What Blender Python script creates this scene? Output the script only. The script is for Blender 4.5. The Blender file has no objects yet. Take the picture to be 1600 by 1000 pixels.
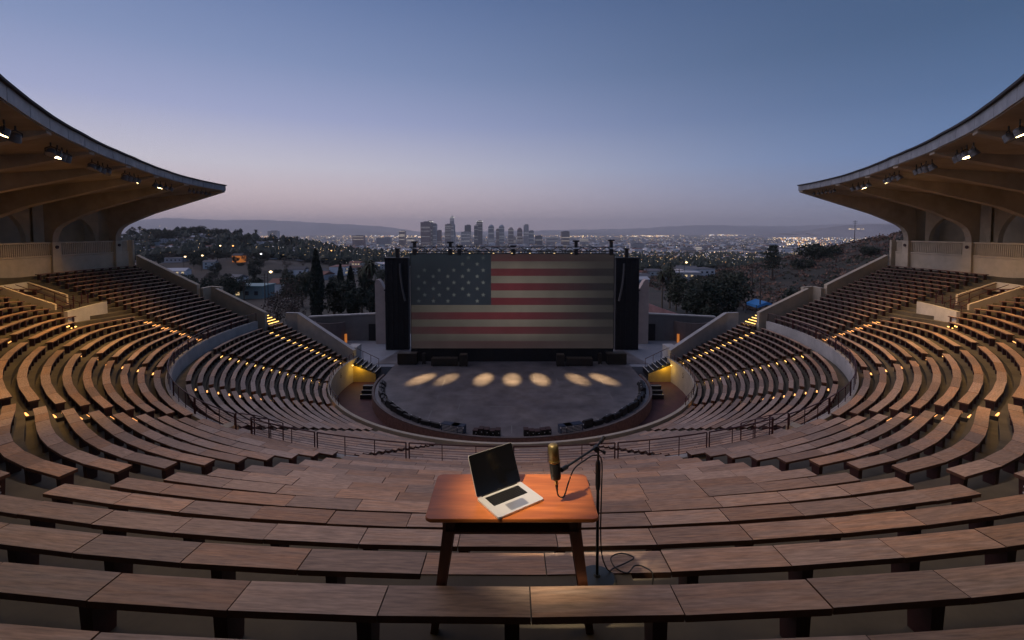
import bpy, math, random
from mathutils import Vector, Matrix
random.seed(11)
S = bpy.context.scene
COL = S.collection
R_ = math.radians

# ------------------------------------------------------------------ camera
cam = bpy.data.cameras.new('camera')
cam.sensor_width = 36.0
cam.lens = 733 / 1600 * 36
cam.shift_y = -0.0646
cam.clip_start = 0.05
cam.clip_end = 120000
CAM = bpy.data.objects.new('camera', cam)
COL.objects.link(CAM)
CAM.location = (0, -33.2, 10.64)
CAM.rotation_euler = (R_(90 - 2.7), 0, 0)
S.camera = CAM

# ------------------------------------------------------------------ sky
W = bpy.data.worlds.new('World')
S.world = W
W.use_nodes = True
nt = W.node_tree
for n in list(nt.nodes):
    nt.nodes.remove(n)
def wn(t, **kw):
    n = nt.nodes.new(t)
    for k, v in kw.items():
        setattr(n, k, v)
    return n
def ramp_set(r, stops):
    el = r.color_ramp.elements
    while len(el) < len(stops):
        el.new(0.5)
    for e, (p, c) in zip(el, stops):
        e.position = p
        e.color = (c[0], c[1], c[2], 1)
tc = wn('ShaderNodeTexCoord')
sep = wn('ShaderNodeSeparateXYZ')
nt.links.new(tc.outputs['Generated'], sep.inputs[0])
rw = wn('ShaderNodeValToRGB')
re_ = wn('ShaderNodeValToRGB')
ramp_set(rw, [(0.0, (.74, .52, .53)), (.035, (.73, .55, .56)), (.08, (.72, .60, .64)), (.125, (.64, .61, .70)), (.216, (.37, .41, .63)),
              (.31, (.23, .30, .51)), (.43, (.135, .205, .40)), (.65, (.085, .135, .28)), (1.0, (.065, .105, .22))])
ramp_set(re_, [(0.0, (.27, .28, .37)), (.03, (.235, .265, .38)), (.08, (.17, .245, .42)), (.13, (.122, .22, .43)), (.216, (.08, .155, .31)),
               (.31, (.053, .112, .23)), (.43, (.040, .087, .19)), (.65, (.045, .087, .185)), (1.0, (.055, .095, .20))])
nt.links.new(sep.outputs['Z'], rw.inputs[0])
nt.links.new(sep.outputs['Z'], re_.inputs[0])
dot = wn('ShaderNodeVectorMath', operation='DOT_PRODUCT')
nt.links.new(tc.outputs['Generated'], dot.inputs[0])
dot.inputs[1].default_value = (-0.95, 0.31, 0)
mr = wn('ShaderNodeMapRange')
mr.inputs['From Min'].default_value = -0.55
mr.inputs['From Max'].default_value = 0.85
mr.interpolation_type = 'SMOOTHSTEP'
nt.links.new(dot.outputs['Value'], mr.inputs['Value'])
mix = wn('ShaderNodeMix', data_type='RGBA')
nt.links.new(mr.outputs[0], mix.inputs['Factor'])
nt.links.new(re_.outputs[0], mix.inputs['A'])
nt.links.new(rw.outputs[0], mix.inputs['B'])
sky = wn('ShaderNodeTexSky', sky_type='NISHITA')
sky.sun_disc = False
sky.sun_elevation = R_(-4)
sky.sun_rotation = R_(-75)
bg1 = wn('ShaderNodeBackground')
bg1.inputs['Strength'].default_value = 1.0
nt.links.new(mix.outputs['Result'], bg1.inputs['Color'])
bg2 = wn('ShaderNodeBackground')
bg2.inputs['Strength'].default_value = 0.06
nt.links.new(sky.outputs[0], bg2.inputs['Color'])
addn = wn('ShaderNodeAddShader')
nt.links.new(bg1.outputs[0], addn.inputs[0])
nt.links.new(bg2.outputs[0], addn.inputs[1])
wo = wn('ShaderNodeOutputWorld')
nt.links.new(addn.outputs[0], wo.inputs['Surface'])

# afterglow from the west, just past sunset: very soft
sl = bpy.data.lights.new('sun', 'SUN')
sl.energy = 0.95
sl.angle = R_(85)
sl.color = (1.0, .82, .84)
SUN = bpy.data.objects.new('sun', sl)
COL.objects.link(SUN)
SUN.rotation_euler = Vector((-0.70, 0.30, 0.80)).to_track_quat('Z', 'Y').to_euler()

vs = S.view_settings
vs.view_transform = 'Standard'
vs.look = 'None'
vs.gamma = 1
vs.exposure = 0.0
vs.use_curve_mapping = False
cy = S.cycles
cy.use_denoising = True
cy.max_bounces = 6
cy.diffuse_bounces = 3
cy.glossy_bounces = 2
cy.volume_bounces = 1
cy.sample_clamp_indirect = 3.0
cy.use_light_tree = True

# ------------------------------------------------------------------ materials
MATS = {}
def mat(name, col, rough=.7, metal=0, var=0.0, scale=6.0, bump=0.0, objvar=0.0, grain=None, emit=None, estr=0, spec=.5, nolight=False, c2=None):
    if name in MATS:
        return MATS[name]
    m = bpy.data.materials.new(name)
    m.use_nodes = True
    t = m.node_tree
    b = t.nodes['Principled BSDF']
    b.inputs['Roughness'].default_value = rough
    b.inputs['Metallic'].default_value = metal
    b.inputs['Specular IOR Level'].default_value = spec
    b.inputs['Base Color'].default_value = (*col, 1)
    if emit:
        b.inputs['Emission Color'].default_value = (*emit, 1)
        b.inputs['Emission Strength'].default_value = estr
        if nolight:
            m.cycles.emission_sampling = 'NONE'
    if var or objvar:
        co = t.nodes.new('ShaderNodeTexCoord')
        mp = t.nodes.new('ShaderNodeMapping')
        t.links.new(co.outputs['Object'], mp.inputs['Vector'])
        if grain:
            mp.inputs['Scale'].default_value = grain
        oi = t.nodes.new('ShaderNodeObjectInfo')
        if objvar:
            mul = t.nodes.new('ShaderNodeMath'); mul.operation = 'MULTIPLY'
            mul.inputs[1].default_value = 37.0
            t.links.new(oi.outputs['Random'], mul.inputs[0])
            cb = t.nodes.new('ShaderNodeCombineXYZ')
            for i in range(3):
                t.links.new(mul.outputs[0], cb.inputs[i])
            t.links.new(cb.outputs[0], mp.inputs['Location'])
        nz = t.nodes.new('ShaderNodeTexNoise')
        nz.inputs['Scale'].default_value = scale
        nz.inputs['Detail'].default_value = 6
        nz.inputs['Roughness'].default_value = .62
        t.links.new(mp.outputs[0], nz.inputs['Vector'])
        r = t.nodes.new('ShaderNodeMapRange')
        r.inputs['From Min'].default_value = .3
        r.inputs['From Max'].default_value = .7
        r.inputs['To Min'].default_value = 1 - var
        r.inputs['To Max'].default_value = 1 + var
        t.links.new(nz.outputs['Fac'], r.inputs['Value'])
        last = r.outputs[0]
        if objvar:
            r2 = t.nodes.new('ShaderNodeMapRange')
            r2.inputs['To Min'].default_value = 1 - objvar
            r2.inputs['To Max'].default_value = 1 + objvar
            t.links.new(oi.outputs['Random'], r2.inputs['Value'])
            mm = t.nodes.new('ShaderNodeMath'); mm.operation = 'MULTIPLY'
            t.links.new(last, mm.inputs[0]); t.links.new(r2.outputs[0], mm.inputs[1])
            last = mm.outputs[0]
        base = t.nodes.new('ShaderNodeMix'); base.data_type = 'RGBA'
        base.inputs['A'].default_value = (*col, 1)
        base.inputs['B'].default_value = (*(c2 or col), 1)
        nz2 = t.nodes.new('ShaderNodeTexNoise')
        nz2.inputs['Scale'].default_value = scale * .35
        nz2.inputs['Detail'].default_value = 4
        t.links.new(mp.outputs[0], nz2.inputs['Vector'])
        rr = t.nodes.new('ShaderNodeMapRange')
        rr.inputs['From Min'].default_value = .4
        rr.inputs['From Max'].default_value = .6
        t.links.new(nz2.outputs['Fac'], rr.inputs['Value'])
        if objvar:
            fa_ = t.nodes.new('ShaderNodeMath'); fa_.operation = 'MULTIPLY_ADD'; fa_.use_clamp = True
            fr_ = t.nodes.new('ShaderNodeMath'); fr_.operation = 'FRACT'
            t.links.new(mul.outputs[0], fr_.inputs[0])
            t.links.new(rr.outputs[0], fa_.inputs[0]); fa_.inputs[1].default_value = .45
            t.links.new(fr_.outputs[0], fa_.inputs[2])
            t.links.new(fa_.outputs[0], base.inputs['Factor'])
        else:
            t.links.new(rr.outputs[0], base.inputs['Factor'])
        vm = t.nodes.new('ShaderNodeVectorMath'); vm.operation = 'SCALE'
        t.links.new(base.outputs['Result'], vm.inputs[0])
        t.links.new(last, vm.inputs['Scale'])
        t.links.new(vm.outputs[0], b.inputs['Base Color'])
        if bump:
            bp = t.nodes.new('ShaderNodeBump')
            bp.inputs['Strength'].default_value = bump
            bp.inputs['Distance'].default_value = .02
            t.links.new(nz.outputs['Fac'], bp.inputs['Height'])
            t.links.new(bp.outputs[0], b.inputs['Normal'])
    MATS[name] = m
    return m

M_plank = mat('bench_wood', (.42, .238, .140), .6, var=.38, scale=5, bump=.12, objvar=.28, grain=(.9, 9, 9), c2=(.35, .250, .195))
M_edge_shade = mat('bench_edge_shade', (.10, .045, .028), .6, var=.2, scale=8)  # dark side faces paint in the shade line between bench rows
M_leg = mat('bench_leg_paint', (.040, .013, .014), .5, var=.2, scale=8)
M_floor = mat('terrace_concrete', (.095, .078, .048), .85, var=.32, scale=1.3, bump=.1, c2=(.065, .056, .042))
M_cream = mat('cream_plaster', (.50, .42, .31), .8, var=.12, scale=1.6, bump=.05, c2=(.44, .38, .30))
M_grey = mat('grey_plaster', (.46, .44, .42), .8, var=.13, scale=1.8, bump=.05, c2=(.40, .385, .37))
M_canopy = mat('canopy_concrete', (.33, .275, .21), .85, var=.2, scale=.9, bump=.04, c2=(.25, .215, .17))
M_rib = mat('rib_concrete', (.38, .32, .25), .8, var=.2, scale=1.0, bump=.04, c2=(.30, .26, .21))
M_fascia = mat('fascia_metal', (.26, .28, .31), .55, var=.2, scale=3, c2=(.20, .215, .24))
M_roofing = mat('roof_felt', (.035, .035, .04), .9, var=.2, scale=2)
M_rail = mat('railing_maroon', (.055, .012, .016), .45)
M_stepl = mat('step_light', (1, .7, .3), .5, emit=(1.0, .54, .13), estr=4.2)
M_stepw = mat('step_light_orange', (1, .6, .3), .5, emit=(1.0, .40, .10), estr=2.6)
M_stage = mat('stage_floor', (.115, .108, .118), .40, var=.38, scale=.9, bump=.04, c2=(.165, .15, .152))
M_seam = mat('stage_tape', (.22, .22, .22), .6)
M_pit = mat('pit_floor', (.085, .030, .034), .7, var=.25, scale=1.4)
M_brick = mat('stage_edge_brick', (.22, .12, .10), .8, var=.3, scale=7)
M_black = mat('black_drape', (.008, .009, .013), .8, var=.3, scale=3)
M_gear = mat('black_equipment', (.012, .012, .014), .45)
M_case = mat('case_blue', (.02, .035, .07), .4)
M_white = mat('white_paint', (.65, .65, .66), .5)
M_conc = mat('apron_concrete', (.24, .25, .28), .85, var=.15, scale=.7)
M_pyl = mat('pylon_stucco', (.46, .38, .35), .85, var=.12, scale=1.5)
M_back = mat('stagehouse_stucco', (.155, .15, .15), .85, var=.15, scale=1.2)
M_bark = mat('bark', (.07, .05, .037), .9, var=.3, scale=6)
M_palmb = mat('palm_bark', (.12, .095, .07), .9, var=.3, scale=6)
M_leafd = mat('foliage_dark', (.020, .032, .020), .8, var=.35, scale=.8, c2=(.028, .038, .024))
M_leafm = mat('foliage_mid', (.035, .047, .026), .8, var=.35, scale=.8, c2=(.05, .05, .03))
M_leafb = mat('foliage_brown', (.075, .055, .040), .85, var=.3, scale=.8, c2=(.09, .055, .05))
M_leafp = mat('foliage_palm', (.045, .050, .022), .75, var=.3, scale=1)
M_metal = mat('dark_steel', (.03, .033, .032), .35, metal=.6)
M_lamp = mat('lamp_housing', (.10, .10, .105), .5)
M_lens = mat('lamp_glass', (.25, .25, .27), .2)
M_lit2 = mat('lamp_lit_dim', (1, .85, .5), .4, emit=(1.0, .70, .30), estr=1.2)
M_lit = mat('lamp_lit', (1, .85, .5), .4, emit=(1.0, .70, .30), estr=22)

# ------------------------------------------------------------------ helpers
class MB:
    def __init__(s):
        s.v = []; s.f = []; s.m = []
    def add(s, vs, fs, mi=0):
        o = len(s.v)
        s.v += [tuple(p) for p in vs]
        s.f += [tuple(i + o for i in f) for f in fs]
        s.m += [mi] * len(fs)
    def hexa(s, p, mi=0):   # 8 points: bottom 0-3 (ccw), top 4-7
        s.add(p, [(3, 2, 1, 0), (4, 5, 6, 7), (0, 1, 5, 4), (1, 2, 6, 5), (2, 3, 7, 6), (3, 0, 4, 7)], mi)
    def box(s, c, d, rz=0, mi=0, rot=None):
        hx, hy, hz = d[0] / 2, d[1] / 2, d[2] / 2
        p = [Vector((x, y, z)) for z in (-hz, hz) for x, y in ((-hx, -hy), (hx, -hy), (hx, hy), (-hx, hy))]
        Mx = rot if rot is not None else Matrix.Rotation(rz, 3, 'Z')
        s.hexa([Mx @ q + Vector(c) for q in p], mi)
    def beam(s, a, b, w, h=None, mi=0, up=(0, 0, 1)):
        a, b = Vector(a), Vector(b)
        h = h or w
        d = (b - a)
        L = d.length
        d.normalize()
        u = Vector(up)
        if abs(d.dot(u)) > .98:
            u = Vector((0, 1, 0))
        x = d.cross(u).normalized()
        y = x.cross(d).normalized()
        p = []
        for e in (a, b):
            for sx, sy in ((-1, -1), (1, -1), (1, 1), (-1, 1)):
                p.append(e + x * sx * w / 2 + y * sy * h / 2)
        s.hexa(p, mi)
    def tube(s, pts, r, n=8, mi=0, cap=True):
        pts = [Vector(p) for p in pts]
        rs = r if isinstance(r, (list, tuple)) else [r] * len(pts)
        o = len(s.v)
        ref = Vector((0.13, .21, 1)).normalized()
        for i, p in enumerate(pts):
            d = (pts[min(i + 1, len(pts) - 1)] - pts[max(i - 1, 0)])
            if d.length < 1e-9:
                d = Vector((0, 0, 1))
            d.normalize()
            u = ref if abs(d.dot(ref)) < .95 else Vector((1, 0, 0))
            x = d.cross(u).normalized(); y = d.cross(x).normalized()
            for k in range(n):
                a = 2 * math.pi * k / n
                s.v.append(tuple(p + (x * math.cos(a) + y * math.sin(a)) * rs[i]))
        for i in range(len(pts) - 1):
            for k in range(n):
                a = o + i * n + k; b = o + i * n + (k + 1) % n
                s.f.append((a, b, b + n, a + n)); s.m.append(mi)
        if cap:
            s.f.append(tuple(o + k for k in range(n))[::-1]); s.m.append(mi)
            s.f.append(tuple(o + (len(pts) - 1) * n + k for k in range(n))); s.m.append(mi)
    def lathe(s, prof, n=20, M4=None, mi=0):
        o = len(s.v)
        M4 = M4 or Matrix.Identity(4)
        for r, z in prof:
            for k in range(n):
                a = 2 * math.pi * k / n
                s.v.append(tuple(M4 @ Vector((r * math.cos(a), r * math.sin(a), z))))
        for i in range(len(prof) - 1):
            for k in range(n):
                a = o + i * n + k; b = o + i * n + (k + 1) % n
                s.f.append((a, b, b + n, a + n)); s.m.append(mi)
        s.f.append(tuple(o + k for k in range(n))[::-1]); s.m.append(mi)
        s.f.append(tuple(o + (len(prof) - 1) * n + k for k in range(n))); s.m.append(mi)
    def prism(s, poly, axis_pts, mi=0):
        # poly: list of 2D (u,v); axis_pts: function (u,v,side)->Vector for side 0/1
        n = len(poly)
        vs = [axis_pts(u, v, 0) for u, v in poly] + [axis_pts(u, v, 1) for u, v in poly]
        fs = [tuple(range(n))[::-1], tuple(range(n, 2 * n))]
        for i in range(n):
            j = (i + 1) % n
            fs.append((i, j, j + n, i + n))
        s.add(vs, fs, mi)
    def mesh(s, name, mats, smooth=False):
        me = bpy.data.meshes.new(name)
        me.from_pydata(s.v, [], s.f)
        for m in (mats if isinstance(mats, (list, tuple)) else [mats]):
            me.materials.append(m)
        if any(s.m):
            me.polygons.foreach_set('material_index', s.m)
        if smooth:
            me.polygons.foreach_set('use_smooth', [True] * len(me.polygons))
        me.update()
        return me
    def build(s, name, mats, parent=None, smooth=False, loc=None):
        me = s.mesh(name, mats, smooth)
        return link(name, me, parent, loc)
def link(name, me, parent=None, loc=None, rot=None, scale=None):
    o = bpy.data.objects.new(name, me)
    COL.objects.link(o)
    if parent is not None:
        o.parent = parent
    if loc is not None: o.location = loc
    if rot is not None: o.rotation_euler = rot
    if scale is not None: o.scale = scale
    return o
def tag(o, label, cat, group=None):
    o['label'] = label; o['category'] = cat
    if group: o['group'] = group
    return o
def struct(o, kind='structure'):
    o['kind'] = kind
    return o
def empty(name, loc=(0, 0, 0), rz=0):
    o = bpy.data.objects.new(name, None)
    COL.objects.link(o)
    o.location = loc; o.rotation_euler = (0, 0, rz)
    o.empty_display_size = .2
    return o
def rebuild_local(mb, origin):
    ox, oy, oz = origin
    mb.v = [(x - ox, y - oy, z - oz) for x, y, z in mb.v]
    return mb
def sm(a, b, x):
    t = max(0, min(1, (x - a) / (b - a)))
    return t * t * (3 - 2 * t)
def lerp_tab(tab, x):
    if x <= tab[0][0]: return tab[0][1]
    for (a, va), (b, vb) in zip(tab, tab[1:]):
        if x <= b:
            t = (x - a) / (b - a)
            return va + (vb - va) * t
    return tab[-1][1]
def P(R, th, z):    # th degrees from the audience axis (-y), negative to the left
    a = R_(th)
    return Vector((R * math.sin(a), -R * math.cos(a), z))
ORD = ['first', 'second', 'third', 'fourth', 'fifth', 'sixth', 'seventh', 'eighth', 'ninth', 'tenth', 'eleventh', 'twelfth',
       'thirteenth', 'fourteenth', 'fifteenth', 'sixteenth', 'seventeenth', 'eighteenth', 'nineteenth', 'twentieth', 'topmost']
SIDE = {-1: 'left', 1: 'right'}

# ------------------------------------------------------------------ bowl geometry
def wc(th): return sm(36, 15, abs(th)) if False else 1 - sm(15, 36, abs(th))
def pS(th): return .56 - .095 * sm(66, 81.5, abs(th))
def Ru(k, th):      # back edge of seat of upper row k
    w = wc(th)
    return (20.34 + pS(th) * k) * (1 - w) + (20.10 + .848 * k) * w
def Zu(k, th):
    w = wc(th)
    return (4.02 + pS(th) * .4304 * k) * (1 - w) + (3.92 + .352 * k) * w
HS = .36
def offu(th): return .15 + .15 * wc(th)
NLOW = 15
def Rl(k, th=0): return 12.62 + .466 * k
def Zl(k, th=0): return .86 + .38 * (Rl(k) - 12.62)
WALL_R, WALL_Z = 19.7, 3.77
LW_R, LW_Z = 12.12, .99
TH_END = 97.5
NUP = 17

def ring_steps(name, rows, Rf, Zf, off, th0, th1, Rstart, zdown, material, step=1.5, Rend=None):
    mb = MB()
    n = int(round((th1 - th0) / step))
    prof = []
    for i in range(n + 1):
        th = th0 + (th1 - th0) * i / n
        pr = [P(Rstart, th, zdown), P(Rstart, th, Zf(0, th) - HSF)]
        for k in range(rows):
            R = Rf(k, th) + off(th)
            z = Zf(k, th) - HSF
            z2 = Zf(k + 1, th) - HSF
            pr.append(P(R, th, z)); pr.append(P(R, th, z2))
        R = (Rend(th) if Rend else Rf(rows, th) + off(th))
        pr.append(P(R, th, Zf(rows, th) - HSF)); pr.append(P(R, th, zdown))
        prof.append(pr)
    m = len(prof[0])
    for pr in prof:
        mb.v += [tuple(p) for p in pr]
    for i in range(n):
        for j in range(m - 1):
            a = i * m + j
            mb.f.append((a, a + 1, a + 1 + m, a + m)); mb.m.append(0)
    for i in (0, n):
        mb.f.append(tuple(range(i * m, i * m + m)) if i else tuple(range(m))[::-1]); mb.m.append(0)
    o = mb.build(name, material)
    struct(o)
    return o
HSF = HS
ring_steps('upper_terrace', 21, Ru, Zu, offu, -TH_END, TH_END, WALL_R + .24, 1.0, M_floor)
HSF = .33
ring_steps('lower_terrace', NLOW - 1, Rl, Zl, lambda th: .12, -104, 104, LW_R + .2, -1.2, M_floor, Rend=lambda th: WALL_R - .02)

# ------------------------------------------------------------------ benches
UA = [14.5, 34.2, 57.9, 79.8]     # upper aisle angles
LA = [15.7, 32.8, 55.5, 76.0, 97.3]
UB = [(-13.3, 13.3), (15.6, 33.0), (35.4, 56.9), (58.9, 78.2), (81.3, 96.6)]
UBN = ['centre upper block under the desk', 'upper block just {s} of the desk', 'third upper block {s} of the desk',
       'upper block with the {s} stair tunnel', 'upper end block below the {s} columns']
LBN = ['centre lower block', 'lower block just {s} of centre', 'third lower block {s} of centre', 'fourth lower block {s} of centre',
       'lower block by the {s} end aisle', 'short lower block along the {s} parapet']
leg_cache = {}
def leg_mesh(h, along, deep):
    key = (round(h, 2), along, deep)
    if key not in leg_cache:
        mb = MB()
        mb.hexa([(x * along / 2 * a, y * deep / 2 * b, z) for z, a, b in ((-h, .92, .86), (0, 1, 1)) for x, y in ((-1, -1), (1, -1), (1, 1), (-1, 1))])
        leg_cache[key] = mb.mesh('leg', M_leg)
    return leg_cache[key]
def make_bench(Rf, Zf, k, t0, t1, depth, plen, legsp, single_legs, label, group, floor_h, rng):
    tm = (t0 + t1) / 2
    Rm = Rf(k, tm)
    base = P(Rm - depth / 2, tm, Zf(k, tm) - floor_h)
    root = empty('bench', base)
    tag(root, label, 'bench', group)
    arc = R_(abs(t1 - t0)) * Rm
    n = max(1, int(round(arc / plen)))
    sh = rng.uniform(-.32, .32) / n if n > 2 else 0
    cuts = [0] + [i / n + sh for i in range(1, n)] + [1]
    thk = .050
    for i in range(n):
        a, b = t0 + (t1 - t0) * cuts[i], t0 + (t1 - t0) * cuts[i + 1]
        g = math.degrees(.005 / Rm)
        a += g; b -= g
        c = P(Rf(k, (a + b) / 2) - depth / 2, (a + b) / 2, Zf(k, (a + b) / 2))
        ang = R_((a + b) / 2)
        Mi = Matrix.Rotation(-ang, 3, 'Z')
        dz = rng.uniform(-.004, .004)
        pts = []
        for zz in (-thk, 0):
            for R, t in ((0, a), (0, b), (-depth, b), (-depth, a)):
                pts.append(Mi @ (P(Rf(k, t) + R, t, Zf(k, t) + zz + dz) - c))
        mb = MB()
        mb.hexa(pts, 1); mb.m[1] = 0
        o = link('plank', mb.mesh('plank', [M_plank, M_edge_shade]), root, c - base, (0, 0, ang))
    # legs
    nl = max(2, int(round(arc / legsp)) + 1)
    h = floor_h - thk + .01
    if single_legs:
        for j in range(nl):
            t = t0 + (t1 - t0) * (.012 + .976 * j / (nl - 1))
            c = P(Rf(k, t) - depth / 2, t, Zf(k, t) - thk - .002)
            link('leg', leg_mesh(h, .10, .19), root, c - base, (0, 0, R_(t)))
    else:
        mb = MB()
        for j in range(nl):
            t = t0 + (t1 - t0) * (.02 + .96 * j / (nl - 1))
            c = P(Rf(k, t) - depth / 2, t, Zf(k, t) - thk - h / 2 - .002) - base
            mb.box(c, (.085, .17, h), R_(t))
        o = mb.build('leg_row', M_leg, root)
        o['kind'] = 'stuff'
    return root
rng = random.Random(5)
for bi, (a, b) in enumerate(UB):
    for s in ((1,) if bi == 0 else (-1, 1)):
        for k in range(21 if bi == 4 else NUP):
            if bi == 0 and k > 13: continue
            if bi == 1 and k > 15: continue
            if bi == 2 and k > 15: continue
            t0, t1 = a, b
            if bi == 3:
                if 9 <= k <= 15: t1 = 71.3
                if k == 8: t1 = 69.0
            if bi == 4 and 9 <= k <= 18: t0 = 81.6
            near = bi <= 1 or (bi == 2)
            lab = '%s wooden bench up from the railing wall, %s' % (ORD[k], UBN[bi].format(s=SIDE[s]))
            lo, hi = (t0, t1) if s > 0 or bi == 0 else (-t1, -t0)
            bo = make_bench(Ru, Zu, k, lo, hi, (.262 if bi < 2 else (.24 if bi < 4 else .215)), 1.02 if bi < 2 else 1.5, 1.02 if bi < 2 else .72, near, lab, 'benches in the upper bowl', HS, rng)
            if bi == 1 and k == 9:      # white stencilled row mark on the aisle-end leg
                mb = MB()
                for q, w_ in enumerate((.05, .03, .055, .04)):
                    mb.box((0, .0, -.02 - q * .045), (.012, w_, .022)); mb.box((0, -.02 + q * .012, -.035 - q * .045), (.012, .012, .02))
                tt = s * (t0 + .012 * (t1 - t0)); cc = P(Ru(k, tt) - .1375, tt - s * math.degrees(.056 / Ru(k, tt)), Zu(k, tt) - .13)
                link('row_mark', mb.mesh('row_mark', M_white), bo, cc - bo.location, (0, 0, R_(tt)))
LB = [(-14.9, 14.9), (16.6, 32.0), (33.7, 54.6), (56.5, 75.1), (77.0, 96.2)]
for bi, (a, b) in enumerate(LB + [(0, 0)]):
    for s in ((1,) if bi == 0 else (-1, 1)):
        for k in range(NLOW):
            if bi == 5:
                t0, t1 = 98.5, 100.3 + (Rl(k) - 12.6) * .45
            else:
                t0, t1 = a, b
            lab = '%s bench up from the stage in the %s' % (ORD[k], LBN[bi].format(s=SIDE[s]))
            lo, hi = (t0, t1) if s > 0 or bi == 0 else (-t1, -t0)
            make_bench(Rl, Zl, k, lo, hi, .215, 1.35, .62, False, lab, 'benches in the lower bowl', .33, rng)

# ------------------------------------------------------------------ aisle steps with lights
def aisle(name, th, Rf, Zf, rows, half, offf, fh, label, lit, ksel=lambda k: True, orange=False):
    root = empty(name, P(Rf(0, th), th, Zf(0, th) - fh))
    struct(root)
    base = root.location.copy()
    ang = R_(th)
    for k in range(rows):
        if not ksel(k): continue
        z = Zf(k, th) - fh
        rise = (Zf(k + 1, th) - Zf(k, th))
        Rr = Rf(k, th) + offf(th)
        mb = MB()
        mb.box((0, 0, 0), (half * 2, .24, rise / 2), 0)
        c = P(Rr - .125, th, z + rise / 4 + .002)
        link('step', mb.mesh('step', M_floor), root, c - base, (0, 0, ang))
        if lit(k):
            mb = MB()
            mb.box((0, .130, rise * .17), (half * 1.75, .022, .020), 0)
            if orange: mb.box((0, -.08, rise * .25 + .009), (half * 1.3, .05, .012), 0)  # extra glowing strip imitates light spilled on the tread
            lo = link('step_light', mb.mesh('step_light', M_stepw if orange else M_stepl), root, c - base, (0, 0, ang))
    return root
for s in (-1, 1):
    for i, t in enumerate(LA):
        lit = (lambda k: True) if i >= 3 else ((lambda k: True) if i == 2 else (lambda k: False))
        aisle('aisle_stair', s * t, Rl, Zl, NLOW - 1, .235, lambda th: .12, .33, '', lit, orange=(i in (2,)))
    for i, t in enumerate(UA):
        if i == 0: lit = lambda k: k in (2, 5, 6, 8, 9)
        elif i == 1: lit = lambda k: k % 2 == 1 or k in (4, 6)
        elif i == 2: lit = lambda k: k < 6 or k == 9
        else: lit = lambda k: k < 7
        aisle('aisle_stair', s * t, Ru, Zu, 8 if i == 3 else 16, .28, offu, HS, '', lit, orange=True)

# ------------------------------------------------------------------ ring walls
def ring_wall(name, R, thick, z0, z1, t0, t1, material, label, cat, step=1.5, capm=None):
    mb = MB()
    n = max(1, int(round((t1 - t0) / step)))
    for i in range(n):
        a = t0 + (t1 - t0) * i / n; b = t0 + (t1 - t0) * (i + 1) / n
        zz0 = z0(a) if callable(z0) else z0
        zz1 = z0(b) if callable(z0) else z0
        mb.hexa([P(R, a, zz0), P(R + thick, a, zz0), P(R + thick, b, zz1), P(R, b, zz1),
                 P(R, a, z1), P(R + thick, a, z1), P(R + thick, b, z1), P(R, b, z1)])
    o = mb.build(name, material)
    if label:
        tag(o, label, cat)
    return o
for s, nm in ((-1, 'left'), (1, 'right')):
    lo, hi = (28.6, TH_END) if s > 0 else (-TH_END, -28.6)
    ring_wall('curved_wall', WALL_R, .22, 1.2, WALL_Z, lo, hi, M_grey, 'pale curved wall dividing lower and upper seating on the %s side' % nm, 'wall')
ring_wall('curved_wall', WALL_R, .22, 1.2, WALL_Z, -26.2, 26.2, M_grey, 'low curved kerb wall under the railing in front of the desk', 'wall')
ring_wall('front_wall', LW_R, .18, -1.2, LW_Z, -101, 101, M_cream, 'cream curved front wall of the lower seating around the stage', 'wall')

# railings on the middle wall
def railing(t0, t1, Rr, zb, label, h=.62, nw=7, group='railing panels on the curved middle wall'):
    root = empty('railing_panel', P(Rr, (t0 + t1) / 2, zb))
    tag(root, label, 'railing', group)
    base = root.location
    g = math.degrees(.05 / Rr)
    n = 6
    ths = [t0 + g + (t1 - t0 - 2 * g) * i / n for i in range(n + 1)]
    def bend(z): return [P(Rr, t, z) - base for t in ths]
    mb = MB(); mb.tube(bend(zb + h), .022, 6); mb.build('top_rail', M_rail, root)
    for t in (ths[0], ths[2], ths[4], ths[-1]):
        mb = MB(); mb.tube([P(Rr, t, zb - .01) - base, P(Rr, t, zb + h) - base], .022 if t in (ths[0], ths[-1]) else .014, 6)
        mb.build('post', M_rail, root)
    for j in range(nw):
        mb = MB(); mb.tube(bend(zb + .06 + (h - .1) * j / nw), .006, 4)
        mb.build('wire', M_rail, root)
rt = [(-26.2, -18), (-18, -9), (-9, 0), (0, 9), (9, 18), (18, 26.2)]
nmz = ['third panel left', 'second panel left', 'first panel left', 'first panel right', 'second panel right', 'third panel right']
for (a, b), q in zip(rt, nmz):
    railing(a, b, WALL_R + .11, WALL_Z, 'maroon wire railing, %s of the centre line behind the desk' % q)
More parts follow.
